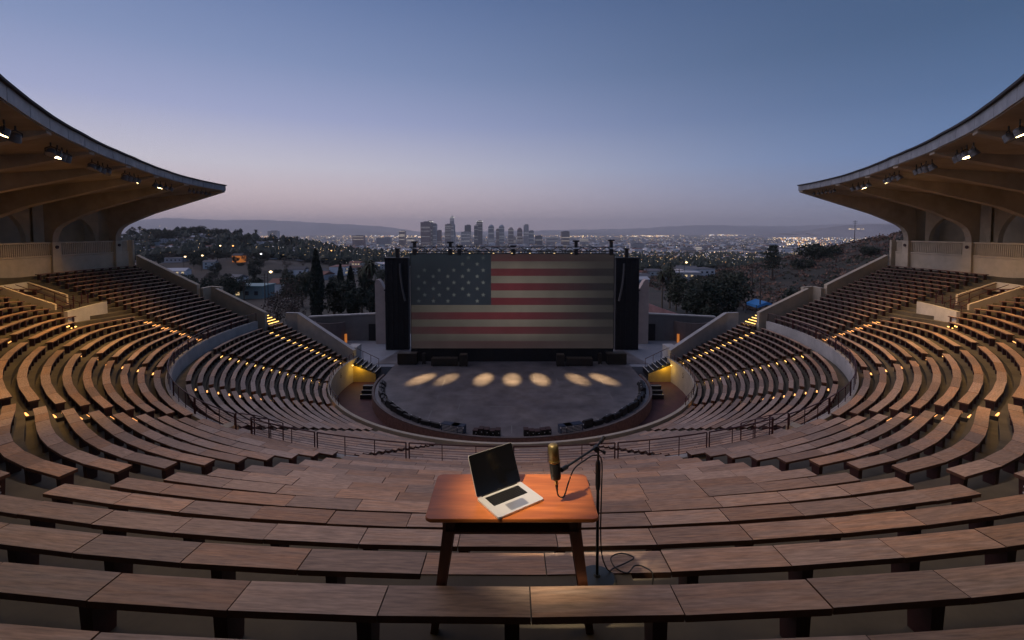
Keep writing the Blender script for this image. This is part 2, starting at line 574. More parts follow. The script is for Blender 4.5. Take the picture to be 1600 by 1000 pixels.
for s in (-1, 1):
    seq = [28.6 + (TH_END - 28.6) / 8 * i for i in range(9)]
    for i in range(8):
        a, b = seq[i], seq[i + 1]
        lo, hi = (a, b) if s > 0 else (-b, -a)
        railing(lo, hi, WALL_R + .11, WALL_Z, 'maroon wire railing on the %s curved wall, %s panel past the stair gap' % (SIDE[s], ORD[i]))
    # return rails beside the stair gap
    for j, t in enumerate((26.2, 28.6)):
        root = empty('stair_rail', P(WALL_R - .5, s * t, WALL_Z - .5))
        tag(root, 'maroon handrail on the %s edge of the stair gap in the %s curved wall' % (('inner', 'outer')[j], SIDE[s]), 'handrail')
        base = root.location
        for q, (R1, z1) in enumerate(((WALL_R + .1, WALL_Z + .66), (WALL_R - .55, WALL_Z + .36), (WALL_R - 1.1, WALL_Z + .02))):
            mb = MB(); mb.tube([P(R1, s * t, z1 - .9) - base, P(R1, s * t, z1) - base], .022, 6); mb.build('post', M_rail, root)
        for dz in (0, -.16, -.32, -.48):
            mb = MB(); mb.tube([P(WALL_R + .1, s * t, WALL_Z + .66 + dz) - base, P(WALL_R - .55, s * t, WALL_Z + .36 + dz) - base, P(WALL_R - 1.1, s * t, WALL_Z + .02 + dz) - base], .018 if dz == 0 else .008, 6)
            mb.build('bar', M_rail, root)
    # kerb block and lit step in the gap
    mb = MB(); mb.box(P(WALL_R + .18, s * 29.3, WALL_Z + .06), (.42, .36, .34), R_(s * 29.3))
    tag(mb.build('kerb_block', M_cream), 'cream end block of the %s curved wall beside the stair gap' % SIDE[s], 'kerb block')
    g = empty('gap_stair', P(WALL_R - .3, s * 27.4, 3.0)); struct(g)
    for q in range(4):
        mb = MB(); mb.box((0, 0, 0), (.72, .26, .7), 0)
        link('step', mb.mesh('step', M_floor), g, P(WALL_R + .1 - .25 * q, s * 27.4, 3.22 - .16 * q) - g.location, (0, 0, R_(s * 27.4)))
    mb = MB(); mb.box((0, 0, 0), (.55, .05, .04), 0)
    link('step_light', mb.mesh('step_light', M_stepw), g, P(WALL_R + .17, s * 27.4, 3.595) - g.location, (0, 0, R_(s * 27.4)))
    # railing on the lower front wall, sides only
    for i in range(5):
        a = 52 + i * 9.6
        lo, hi = (a, a + 9.6) if s > 0 else (-a - 9.6, -a)
        railing(lo, hi, LW_R + .1, LW_Z, 'maroon railing on the %s front wall above the pit, %s panel' % (SIDE[s], ORD[i]), h=.42, nw=3, group='railing panels on the lower front wall')

# ------------------------------------------------------------------ parapets at the ends
def parapet(pts, s, label, thick=.28, zbot=-1.5, m=M_cream):
    # pts: (R, th, ztop) along the run
    root = empty('parapet_wall', P(pts[0][0], s * pts[0][1], zbot))
    tag(root, label, 'wall', None)
    base = root.location
    mb = MB(); cp = MB()
    pp = [P(R, s * t, z) for R, t, z in pts]
    for a, b in zip(pp, pp[1:]):
        d = Vector((b.x - a.x, b.y - a.y, 0)).normalized()
        nrm = Vector((-d.y, d.x, 0)) * thick / 2
        def low(p): return Vector((p.x, p.y, zbot))
        mb.hexa([low(a) - nrm - base, low(b) - nrm - base, low(b) + nrm - base, low(a) + nrm - base,
                 a - nrm - base, b - nrm - base, b + nrm - base, a + nrm - base])
        u = Vector((0, 0, .07)); n2 = nrm * 1.16
        cp.hexa([a - n2 - base, b - n2 - base, b + n2 - base, a + n2 - base, a - n2 + u - base, b - n2 + u - base, b + n2 + u - base, a + n2 + u - base])
    mb.build('wall', m, root); cp.build('coping', m, root)
for s in (-1, 1):
    nm = SIDE[s]
    parapet([(30.3, 98.2, 8.72), (24.85, 98.0, 6.42)], s, 'upper sloping cream parapet at the %s end of the upper seats' % nm)
    parapet([(24.6, 98.0, 6.15), (24.6, 100.2, 6.2), (23.6, 100.2, 6.15)], s, 'short cream jog wall halfway down the %s parapet' % nm)
    parapet([(23.6, 98.9, 6.12), (19.35, 98.9, 4.32)], s, 'middle sloping cream parapet at the %s end of the seats' % nm)
    parapet([(19.6, 106.5, 3.86), (18.6, 107.5, 3.84)], s, 'short wall at the top landing of the %s lower parapet' % nm, m=M_grey)
    parapet([(18.6, 107.4, 3.84), (12.3, 101.2, 1.52)], s, 'lower sloping pale parapet descending to the %s stage corner' % nm, m=M_grey)
    # landing stair between mid wall end and lower parapet
    g = empty('landing_stair', P(19.6, s * 101.5, 2.6)); struct(g)
    for q in range(5):
        mb = MB(); mb.box((0, 0, 0), (1.5, .3, .5), 0)
        c = P(19.25 + .3 * q, s * 101.6, 3.06 + .15 * q)
        link('step', mb.mesh('step', M_floor), g, c - g.location, (0, 0, R_(s * 101.6)))
        mb = MB(); mb.box((0, .155, .2), (1.15, .02, .045), 0)
        link('step_light', mb.mesh('step_light', M_stepl), g, c - g.location, (0, 0, R_(s * 101.6)))

# ------------------------------------------------------------------ grandstand canopies with arcades
RC = [(0, 29.3), (8, 29.05), (14, 28.25), (20, 27.0), (24, 26.05), (27.6, 25.25), (30.3, 24.65), (34.5, 23.85), (39.1, 23.1), (43.8, 22.4), (48.9, 21.85), (54, 21.35), (59.3, 21.0), (66, 20.85), (73.8, 20.88), (86, 21.35), (97.3, 22.0)]  # near the axis the unseen edge is pulled inward to shade the front rows
def Rc(t): return lerp_tab(RC, abs(t))
def Ra(t): return 30.3 + 5.6 * wc(t)
ZT, ZB = 14.15, 13.76
RIB = [(95.2, 96.6), (86.0, 83.2), (75.4, 70.6), (64.6, 58.8), (53.8, 47.9), (43.0, 37.6), (32.0, 27.5)]   # outer, inner angle
def under(u): return ZB - .05 - .105 * u       # slab underside, u metres back from the edge
def canopy(s):
    nm = SIDE[s]
    root = empty('grandstand_canopy', P(30.3, s * 86, 7.4))
    tag(root, 'sweeping concrete canopy on arched columns over the %s upper seats' % nm, 'canopy')
    base = root.location.copy()
    n = 64
    sl_ = MB(); fa = []; rf = MB()
    ths = [1.0 + (97.2 - 1.0) * i / n for i in range(n + 1)]
    for a, b in zip(ths, ths[1:]):
        def sec(t):
            d = Ra(t) + 2.4 - Rc(t)
            return [P(Rc(t) + .06, s * t, ZB - .03), P(Ra(t) + 2.4, s * t, under(d)), P(Ra(t) + 2.4, s * t, under(d) + .55), P(Rc(t) + .06, s * t, ZT - .02)]
        A, B = sec(a), sec(b)
        sl_.hexa([A[0] - base, A[1] - base, B[1] - base, B[0] - base, A[3] - base, A[2] - base, B[2] - base, B[3] - base])
        def lip(t): return [P(Rc(t) - .1, s * t, ZT - .018), P(Rc(t) + 1.2, s * t, ZT - .018), P(Rc(t) + 1.2, s * t, ZT + .05), P(Rc(t) - .1, s * t, ZT + .05)]
        A, B = lip(a), lip(b)
        rf.hexa([A[0] - base, A[1] - base, B[1] - base, B[0] - base, A[3] - base, A[2] - base, B[2] - base, B[3] - base])
    sl_.build('roof_slab', M_canopy, root)
    rf.build('roof_edge', M_roofing, root)
    # fascia in panels
    nf = 24
    fz = [1.0 + (97.25 - 1.0) * i / nf for i in range(nf + 1)]
    for a, b in zip(fz, fz[1:]):
        mb = MB()
        for j in range(4):
            t0 = a + (b - a) * j / 4 + (.05 if j == 0 else 0); t1 = a + (b - a) * (j + 1) / 4 - (.05 if j == 3 else 0)
            q = [P(Rc(t) + dr, s * t, z) - base for z in (ZB, ZT - .02) for t, dr in ((t0, 0), (t1, 0), (t1, .055), (t0, .055))]
            mb.hexa(q)
        mb.build('fascia_panel', M_fascia, root)
    # ribs (profile in plan line from column to edge)
    prof_low = [(-.55, 9.95), (0, 9.95), (.03, 10.3), (.13, 10.6), (.34, 10.9), (.75, 11.18), (1.5, 11.5), (2.8, 12.0)]
    for to, ti in RIB:
        A = P(Ra(to), s * to, 0); B = P(Rc(ti) + .08, s * ti, 0)
        d = (B - A); L = d.length; d.normalize()
        side = Vector((-d.y, d.x, 0)) * .21
        poly = [(u, v) for u, v in prof_low] + [(L, ZB - .12), (L, ZB - .02), (-.55, under(L) + .05)]
        mb = MB()
        mb.prism(poly, lambda u, v, sd: A + d * u + Vector((0, 0, v)) + side * (1 if sd else -1) - base)
        mb.build('rib', M_rib, root)
        if to < 60: continue
        # column
        mb = MB()
        q = []
        for z, w1, u1 in ((7.2, .34, .10), (9.95, .26, .04)):
            for su, sw in ((-.6, -1), (u1, -1), (u1, 1), (-.6, 1)):
                q.append(A + d * su + side.normalized() * sw * w1 + Vector((0, 0, z)) - base)
        mb.hexa(q)
        cobj = mb.build('column', M_cream, root)
        mb = MB()
        Mx = Matrix.Translation(A + d * .06 + Vector((0, 0, 9.62)) - base) @ d.to_track_quat('Z', 'Y').to_matrix().to_4x4()
        mb.lathe([(.11, 0), (.11, .05), (.085, .06), (.085, .03), (.03, .03)], 16, Mx)
        mb.build('medallion', M_leg, cobj)
    # bays between columns: low wall, balustrade, arch wall, back wall
    cols = [97.4] + [r[0] for r in RIB if r[0] > 60] + [60.0]
    for i in range(len(cols) - 1):
        t1, t0 = cols[i], cols[i + 1]
        def seg(mb, R, th, z0, z1, ta, tb, k=3):
            for j in range(k):
                a = ta + (tb - ta) * j / k; b = ta + (tb - ta) * (j + 1) / k
                mb.hexa([P(R, s * a, z0) - base, P(R + th, s * a, z0) - base, P(R + th, s * b, z0) - base, P(R, s * b, z0) - base,
                         P(R, s * a, z1) - base, P(R + th, s * a, z1) - base, P(R + th, s * b, z1) - base, P(R, s * b, z1) - base])
        R0 = Ra((t0 + t1) / 2) + .12
        g = .45
        mb = MB(); seg(mb, R0, .3, 7.0, 8.98, t0 + g, t1 - g); mb.build('low_wall', M_cream, root)
        mb = MB(); seg(mb, R0 - .05, .4, 9.0, 9.1, t0 + g, t1 - g); mb.build('ledge', M_cream, root)
        mb = MB(); seg(mb, R0, .2, 9.86, 9.96, t0 + g, t1 - g); mb.build('handrail', M_cream, root)
        mb = MB()
        nb = max(4, int((t1 - t0) * 3.4))
        for j in range(nb):
            t = t0 + g + (t1 - t0 - 2 * g) * (j + .5) / nb
            mb.box(P(R0 + .1, s * t, 9.48) - base, (.075, .07, .76), R_(s * t))
        ob = mb.build('baluster_row', M_cream, root); ob['kind'] = 'stuff'
        # arch wall
        Rw = R0 + 1.35
        tw0, tw1 = t0 + .2, t1 - .2
        half = R_(tw1 - tw0) * Rw / 2
        if half < .8: continue
        rad = half - .28
        tm = (tw0 + tw1) / 2
        def W(x, z, off): return P(Rw + off, s * (tm + math.degrees(x / Rw)), z) - base
        NA = 14
        mb = MB()
        topz = 13.0
        arch = [(-rad * math.cos(math.pi * j / NA), 9.9 + rad * .92 * math.sin(math.pi * j / NA)) for j in range(NA + 1)]
        for off in (0, .3):
            o = len(mb.v)
            for (x, z) in arch:
                mb.v.append(tuple(W(x, z, off)))
                mb.v.append(tuple(W(x * half / rad, topz, off)))
            for j in range(NA):
                q = o + 2 * j
                mb.f.append((q, q + 1, q + 3, q + 2)); mb.m.append(0)
            for sx in (-1, 1):
                mb.add([W(sx * rad, 9.0, off), W(sx * half, 9.0, off), W(sx * half, topz, off), W(sx * rad, 9.9, off)], [(0, 1, 2, 3)])
        for j in range(NA):
            (x0, z0), (x1, z1) = arch[j], arch[j + 1]
            mb.add([W(x0, z0, 0), W(x1, z1, 0), W(x1, z1, .3), W(x0, z0, .3)], [(0, 1, 2, 3)])
        mb.build('arch_wall', M_cream, root)
        mb = MB(); seg(mb, R0 + 3.2, .25, 7.0, 13.0, t0, t1 + (1.1 if i == 1 else 0)); mb.build('back_wall', M_cream, root)
        mb = MB(); seg(mb, R0 + .3, 3.0, 8.7, 8.88, t0, t1); mb.build('gallery_floor', M_floor, root)
        for dx in (-.6, .55):
            mb = MB(); mb.box(P(R0 + 3.17, s * (tm + dx * 2), 10.2) - base, (.62, .05, 1.25), R_(s * (tm + dx * 2)))
            mb.build('doorway' if dx < 0 else 'notice_panel', M_black if dx < 0 else M_grey, root)
    mb = MB()
    a_, b_ = P(30.9, s * 96.2, 0), P(34.0, s * 96.2, 0)
    mb.beam(a_ + Vector((0, 0, 10.2)) - base, b_ + Vector((0, 0, 10.2)) - base, .25, 6.6); mb.build('end_wall', M_cream, root)
    # end pier by the parapet
    mb = MB(); mb.box(P(30.55, s * 97.6, 8.6) - base, (.16, .5, 2.75), R_(s * 97.6)); mb.build('end_pier', M_cream, root)
    return root
for s in (-1, 1):
    canopy(s)

# spotlights hung under the canopy edge
def make_lamp(loc, aim, size, lit, label, energy=0, spot=60, col=(1, .56, .18), group='spotlights under the canopies', oval=None, litm=None):
    root = empty('spotlight', loc)
    tag(root, label, 'spotlight', group)
    d = (Vector(aim) - Vector(loc)).normalized()
    q = d.to_track_quat('-Z', 'Y').to_matrix().to_4x4()
    mb = MB()
    mb.lathe([(.10 * size, .30 * size), (.30 * size, .24 * size), (.36 * size, .0), (.42 * size, -.34 * size), (.44 * size, -.36 * size), (.40 * size, -.36 * size), (.38 * size, -.33 * size)], 14, q)
    mb.build('housing', M_lamp, root, smooth=True)
    mb = MB(); mb.lathe([(.385 * size, -.335 * size), (.02, -.35 * size)], 14, q)
    mb.build('lens', (litm or M_lit) if lit else M_lens, root)
    mb = MB()
    X = q.to_3x3() @ Vector((1, 0, 0))
    top = Vector((0, 0, .52 * size))
    mb.tube([X * .42 * size, X * .44 * size + top * .6, top, -X * .44 * size + top * .6, -X * .42 * size], .03 * size + .008, 5)
    mb.tube([top, top + Vector((0, 0, .5 * size))], .035 * size + .008, 5)
    mb.build('yoke', M_metal, root)
    if lit and energy:
        L = bpy.data.lights.new('spot_beam', 'SPOT')
        L.energy = energy; L.color = col
        L.spot_size = R_(spot); L.spot_blend = 1.0 if spot < 30 else .7
        L.shadow_soft_size = .12
        lo = bpy.data.objects.new('spot_beam', L)
        COL.objects.link(lo)
        lo.parent = root
        lo.location = d * (.40 * size + .05)
        lo.rotation_euler = d.to_track_quat('-Z', 'Y').to_euler()
        if oval: lo.scale = (oval, 1, 1)
    return root
CL = [((94.5, 87.5), 6, ()), ((81.0, 74.6), 4, (0, 2)), ((68.0, 63.0), 4, (0, 1)), ((57.0, 52.6), 4, (1,)), ((46.4, 42.6), 4, (2,)), ((36.0, 32.0), 3, (1,))]
CLN = ['at the canopy tip', 'in the second bay from the tip', 'in the third bay from the tip', 'in the fourth bay from the tip', 'in the fifth bay from the tip', 'in the sixth bay from the tip']
for s in (-1, 1):
    for ci, ((ta, tb), n, lits) in enumerate(CL):
        for j in range(n):
            t = ta + (tb - ta) * j / max(1, n - 1)
            size = .24 if ci == 0 else .36
            R = Rc(t) + .62
            loc = P(R, s * t, 13.36 if ci else 13.44)
            lit = j in lits
            if lit:
                aim = P(Rc(t) + (5.6 if ci in (1, 2) and j == 0 else 2.9) + (j % 2) * 1.0, s * (t - 3 + 4 * (j % 2)), 6.0)
            else:
                aim = loc + P(.6, s * (t + random.uniform(-70, 70)), -1.0)
            lab = '%s unlit spotlight %s, %s canopy' % (ORD[j], CLN[ci], SIDE[s])
            if lit: lab = 'lit spotlight, position %s %s of %s canopy' % (['one', 'two', 'three', 'four', 'five', 'six'][j], CLN[ci], SIDE[s])
            make_lamp(loc, aim, size, lit, lab, 900, 88)
for s in (-1, 1):
    for j, t in enumerate((24.0, 20.0, 16.0, 12.0, 8.0)):  # added fill spotlights out of view, warming the centre seats
        make_lamp(P(Rc(t) + .62, s * t, 13.12), P((23.5, 26.0, 22.5, 25.5, 24.0)[j], s * (6 - 3.2 * j if j % 2 else 16 - j), 5.6), .5, True,
                  'added out-of-view fill spotlight, %s past the sixth bay of %s canopy' % (ORD[j], SIDE[s]), 90, 80, (1, .58, .25))
# the lamp that lights the desk, under the canopies' inner joint above the frame
make_lamp((-1.9, -30.9, 13.05), (0.06, -29.72, 8.75), .4, True, 'lit narrow spotlight overhead aimed at the desk', 2100, 15, (1, .80, .55), None)

make_lamp((1.0, -31.6, 13.05), (1.0, -21.8, 4.3), .4, True, 'added narrow fill spotlight overhead warming the seats beyond the desk', 1100, 15, (1, .68, .38), None)  # added lamp above the view, brightens the rows past the desk

# ------------------------------------------------------------------ stair tunnels (vomitories) in the upper blocks
for s in (-1, 1):
    nm = SIDE[s]
    root = empty('stair_tunnel', P(25.2, s * 75.5, 5.6))
    tag(root, 'open concrete stair tunnel with cream side walls in the %s upper seats' % nm, 'stair tunnel')
    base = root.location.copy()
    def radial(t, R0, R1, z00, z01, zb, th, name, m):
        mb = MB()
        a, b = P(R0, s * t, 0), P(R1, s * t, 0)
        d = (b - a).normalized(); nr = Vector((-d.y, d.x, 0)) * th / 2
        mb.hexa([a - nr + Vector((0, 0, zb)) - base, b - nr + Vector((0, 0, zb)) - base, b + nr + Vector((0, 0, zb)) - base, a + nr + Vector((0, 0, zb)) - base,
                 a - nr + Vector((0, 0, z00)) - base, b - nr + Vector((0, 0, z01)) - base, b + nr + Vector((0, 0, z01)) - base, a + nr + Vector((0, 0, z00)) - base])
        return mb.build(name, m, root)
    radial(73.2, 26.2, 28.6, 6.65, 7.75, 4.5, .16, 'side_wall', M_cream)
    radial(77.3, 26.7, 28.6, 6.95, 7.75, 4.5, .16, 'side_wall', M_cream)
    # front panel
    mb = MB()
    for j in range(4):
        a = 70.0 + (78.6 - 70.0) * j / 4; b = 70.0 + (78.6 - 70.0) * (j + 1) / 4
        mb.hexa([P(25.02 + dr, s * t, z) - base for z in (4.8, 6.42) for t, dr in ((a, 0), (b, 0), (b, .16), (a, .16))])
    mb.build('front_panel', M_grey, root)
    mb = MB()
    for j in range(3):
        a = 73.3 + (77.2 - 73.3) * j / 3; b = 73.3 + (77.2 - 73.3) * (j + 1) / 3
        mb.hexa([P(28.55 + dr, s * t, z) - base for z in (4.8, 7.75) for t, dr in ((a, 0), (b, 0), (b, .14), (a, .14))])
    mb.build('rear_wall', M_grey, root)
    mb = MB()
    for t in (73.6, 75.2, 76.9):
        mb.tube([P(26.0, s * t, 6.5) - base, P(27.2, s * t, 7.1) - base, P(28.5, s * t, 7.7) - base], .02, 5)
        for R, z in ((26.0, 6.5), (27.2, 7.1)):
            mb.tube([P(R, s * t, z - .7) - base, P(R, s * t, z) - base], .018, 5)
    mb.build('handrail', M_rail, root)
    mb = MB()
    for q in range(9):
        mb.box(P(26.3, s * 75.2, 5.75 + q * .11) - base, (1.7, .03, .02), R_(s * 75.2))
    for t in (73.5, 76.9, 78.4, 79.6):
        mb.tube([P(26.3, s * t, 5.6) - base, P(26.3, s * t, 6.95) - base], .03, 6)
    for q in range(7):
        mb.box(P(26.3, s * 79.0, 6.05 + q * .12) - base, (.55, .03, .02), R_(s * 79.0))
    mb.build('gate_bars', M_rail, root)
    g = MB()
    for q in range(3):
        g.box(P(25.0 - .18 * q, s * 69.2, 5.78 - q * .08) - base, (.5, .05, .03), R_(s * 69.2))
    g.build('step_light', M_stepl, root)

# ------------------------------------------------------------------ stage and pit
def disc(name, R, z0, z1, t0, t1, m, n=60):
    mb = MB()
    pts = [P(R, t0 + (t1 - t0) * i / n, 0) for i in range(n + 1)]
    return pts
mb = MB()
pts = [P(9.45, t, 0) for t in [-97 + 194 * i / 60 for i in range(61)]] + [Vector((9.4, 4.2, 0)), Vector((11.0, 4.2, 0)), Vector((9.9, 9.3, 0)), Vector((-9.9, 9.3, 0)), Vector((-11.0, 4.2, 0)), Vector((-9.4, 4.2, 0))]
n = len(pts)
mb.add([(p.x, p.y, -.9) for p in pts] + [(p.x, p.y, 0) for p in pts], [tuple(range(n, 2 * n))] + [(i, (i + 1) % n, (i + 1) % n + n, i + n) for i in range(n)])
st = struct(mb.build('stage', M_stage))
# seams of the stage sheets as thin proud tape
for i in range(9):
    x = -6.4 + 1.6 * i
    ymax = 3.2; ymin = -math.sqrt(max(1, 8.9 ** 2 - x * x))
    y = ymin
    while y < ymax - 1:
        L = random.uniform(.6, 2.0)
        if random.random() < .55:
            mb = MB(); mb.box((x + random.uniform(-.02, .02), y + L / 2, .004), (.045, L, .004)); mb.build('floor_tape', M_seam, st)
        y += L + random.uniform(.6, 2.2)
for j in range(5):
    y = -7.2 + 2.1 * j
    x = -6.5
    while x < 6:
        L = random.uniform(.5, 1.8)
        if random.random() < .4:
            mb = MB(); mb.box((x + L / 2, y, .0045), (L, .05, .004)); mb.build('floor_tape', M_seam, st)
        x += L + random.uniform(.6, 2)
# concrete aprons either side at the back
mb = MB()
mb.box((0, 9.5, -.54), (46, 12, 1.0))
struct(mb.build('stage_apron', M_conc))
# pit floor
mb = MB()
for i in range(60):
    a = -100 + 200 * i / 60; b = -100 + 200 * (i + 1) / 60
    mb.add([P(9.4, a, -.7), P(LW_R + .05, a, -.7), P(LW_R + .05, b, -.7), P(9.4, b, -.7)], [(0, 1, 2, 3)])
struct(mb.build('pit_floor', M_pit))
# curved brick stage edge
ring_wall('stage_edge_wall', 9.48, .16, -.75, .06, -97, 97, M_brick, 'curved reddish stone kerb along the front edge of the stage', 'kerb')
mb = MB()
for i in range(64):
    a = -97 + 194 * i / 64; b = -97 + 194 * (i + 1) / 64
    mb.hexa([P(9.50 + dr, t, z) for z in (.062, .095) for t, dr in ((a, 0), (a, .15), (b, .15), (b, 0))])
tag(mb.build('stage_coping', mat('coping_stone', (.13, .105, .10), .8, var=.2, scale=4)), 'pale stone coping capping the curved stage edge', 'coping')
# stage gear along the edge
for s in (-1, 1):
    for i in range(13):
        t = s * (27 + i * 4.6)
        h = random.uniform(.22, .45)
        root = empty('stage_monitor', P(9.0, t, 0), R_(t) + random.uniform(-.2, .2))
        tag(root, 'black wedge monitor at the %s stage edge, %s from the front' % (SIDE[s], ORD[i]), 'monitor speaker', 'wedges along the stage edge')
        mb = MB(); mb.prism([(-.2, 0), (.2, 0), (.2, h * .35), (-.05, h), (-.2, h)], lambda u, v, sd: Vector((.3 * (1 if sd else -1), u, v)))
        mb.build('cabinet', M_gear, root)
        mb = MB(); mb.box((.12, .05, h * .8), (.06, .04, .04)); mb.build('clip_light', M_white, root)
    for j, (t, w) in enumerate(((20.6, 1.0), (17.8, .7))):
        root = empty('equipment_case', P(9.25, s * t, 0), R_(s * t))
        tag(root, 'blue striped equipment case at the %s front of the stage, %s one' % (SIDE[s], ('wider', 'narrower')[j]), 'equipment case')
        mb = MB(); mb.box((0, 0, .22), (w, .4, .44)); mb.build('body', M_case, root)
        for q in range(5):
            mb = MB(); mb.box((0, -.205, .08 + q * .075), (w * .86, .012, .022)); mb.build('stripe', M_white, root)
        for cx in (-w / 2, w / 2):
            mb = MB(); mb.box((cx, -.2, .38), (.05, .05, .06)); mb.build('corner', M_white, root)
    for j in range(5):
        t = 4.6 + j * 1.85
        root = empty('equipment_case', P(9.15, s * t, 0), R_(s * t))
        tag(root, 'low dark road case on the front stage edge, %s to the %s of centre' % (ORD[j], SIDE[s]), 'equipment case')
        hh = random.uniform(.22, .36)
        mb = MB(); mb.box((0, 0, hh / 2), (.26, .36, hh)); mb.build('body', M_gear, root)
        mb = MB(); mb.box((0, 0, hh + .012), (.27, .37, .02)); mb.build('lid', M_leg, root)
        mb = MB(); mb.box((.06, -.19, hh * .6), (.05, .012, .03)); mb.build('latch', M_white, root)
# steps from pit to stage, side stairs, yellow wall
M_nose = mat('white_nosing', (.6, .58, .52), .6)
for s in (-1, 1):
    nm = SIDE[s]
    g = empty('pit_steps', P(10.05, s * 83.5, -.7), 0); tag(g, 'short dark steps with pale nosings from the pit up to the %s stage edge' % nm, 'steps')
    for q in range(3):
        mb = MB(); mb.box((s * (-.12), -.62 + .3 * q, .1 + .2 * q), (.85, .32, .4 + .02 * q)); o = mb.build('tread', M_gear, g)
        mb = MB(); mb.box((s * (-.12), -.62 + .3 * q - .15, .308 + .21 * q), (.85, .05, .012)); mb.build('nosing', M_nose, g)
    g = empty('side_stair', Vector((s * 11.6, 2.2, -.7))); tag(g, 'dark stair with white nosings beside the yellow lit wall, %s of stage' % nm, 'stairs')
    for q in range(6):
        x = s * (-1.1 + .34 * q) * 1
        z = .72 + .17 * q
        mb = MB(); mb.box((x, .35 - .12 * q * 0, z - .2), (.36, 1.5, .4)); mb.build('tread', M_gear, g)
        mb = MB(); mb.box((x - s * .15, .35, z + .008), (.06, 1.5, .016)); mb.build('nosing', M_nose, g)
    mb = MB(); mb.prism([(-1.3, -.05), (1.25, -.05), (1.25, 1.62), (-1.3, .6)], lambda u, v, sd: Vector((s * u, -.44 + (.06 if sd else 0), v)))
    mb.build('stair_wall', mat('yellow_wall', (.50, .36, .12), .8, var=.1, scale=2), g)
    mb = MB()
    for q in range(4):
        x = s * (-1.1 + .62 * q); mb.tube([(x, 1.12, .7 + .3 * q), (x, 1.12, 1.35 + .3 * q)], .02, 5)
    mb.tube([(s * -1.1, 1.12, 1.35), (s * .76, 1.12, 2.25)], .022, 5)
    mb.build('handrail', M_rail, g)
    lp = empty('wall_lamp', Vector((s * 12.0, 1.40, .62))); tag(lp, 'small amber wall lamp at the foot of the %s stage stair' % nm, 'wall lamp')
    mb = MB(); mb.box((0, .30, 0), (.16, .06, .1)); mb.build('bracket', M_gear, lp)
    mb = MB(); mb.box((0, .24, -.02), (.12, .06, .06)); mb.build('lamp_glass', M_stepl, lp)
    pl = bpy.data.lights.new('amber_glow', 'POINT'); pl.energy = 15; pl.color = (1, .62, .06); pl.shadow_soft_size = .08
    po = bpy.data.objects.new('amber_glow', pl); COL.objects.link(po); po.parent = lp; po.location = (-s * .55, .0, -.15)
    # white pier at the parapet end
    mb = MB(); mb.box((s * 12.55, 3.7, .4), (.75, 1.3, 2.4)); tag(mb.build('end_pier', M_grey), 'pale square pier ending the %s lower parapet' % nm, 'pier')
    # pedestals in the pit (pale and reddish barriers)
    for j, t in enumerate((66, 60, 54)):
        mb = MB(); mb.box((0, 0, .32), (.5, .08, .64)); mb.box((0, .06, .7), (.54, .03, .06))
        o = mb.build('pit_barrier', (M_grey, M_brick, M_brick)[j], None, loc=P(11.75, s * t, -.7)); o.rotation_euler = (0, 0, R_(s * (t + 12)))
        tag(o, '%s barrier panel leaning by the %s pit wall' % (('pale', 'reddish taller', 'reddish lower')[j], nm), 'barrier')
    # block number
    cu = bpy.data.curves.new('block_number', 'FONT'); cu.body = '6' if s < 0 else '5'; cu.size = .55; cu.align_x = 'CENTER'; cu.align_y = 'CENTER'; cu.extrude = .004
    tmpo = bpy.data.objects.new('tmp', cu); COL.objects.link(tmpo)
    me = bpy.data.meshes.new_from_object(tmpo)
    bpy.data.objects.remove(tmpo)
    me.materials.append(M_gear)
    o = link('block_number', me, None, P(LW_R - .006, s * 88, .45), (R_(90), 0, R_(s * 88) + math.pi))
    tag(o, 'dark painted block number on the %s front wall' % nm, 'number')

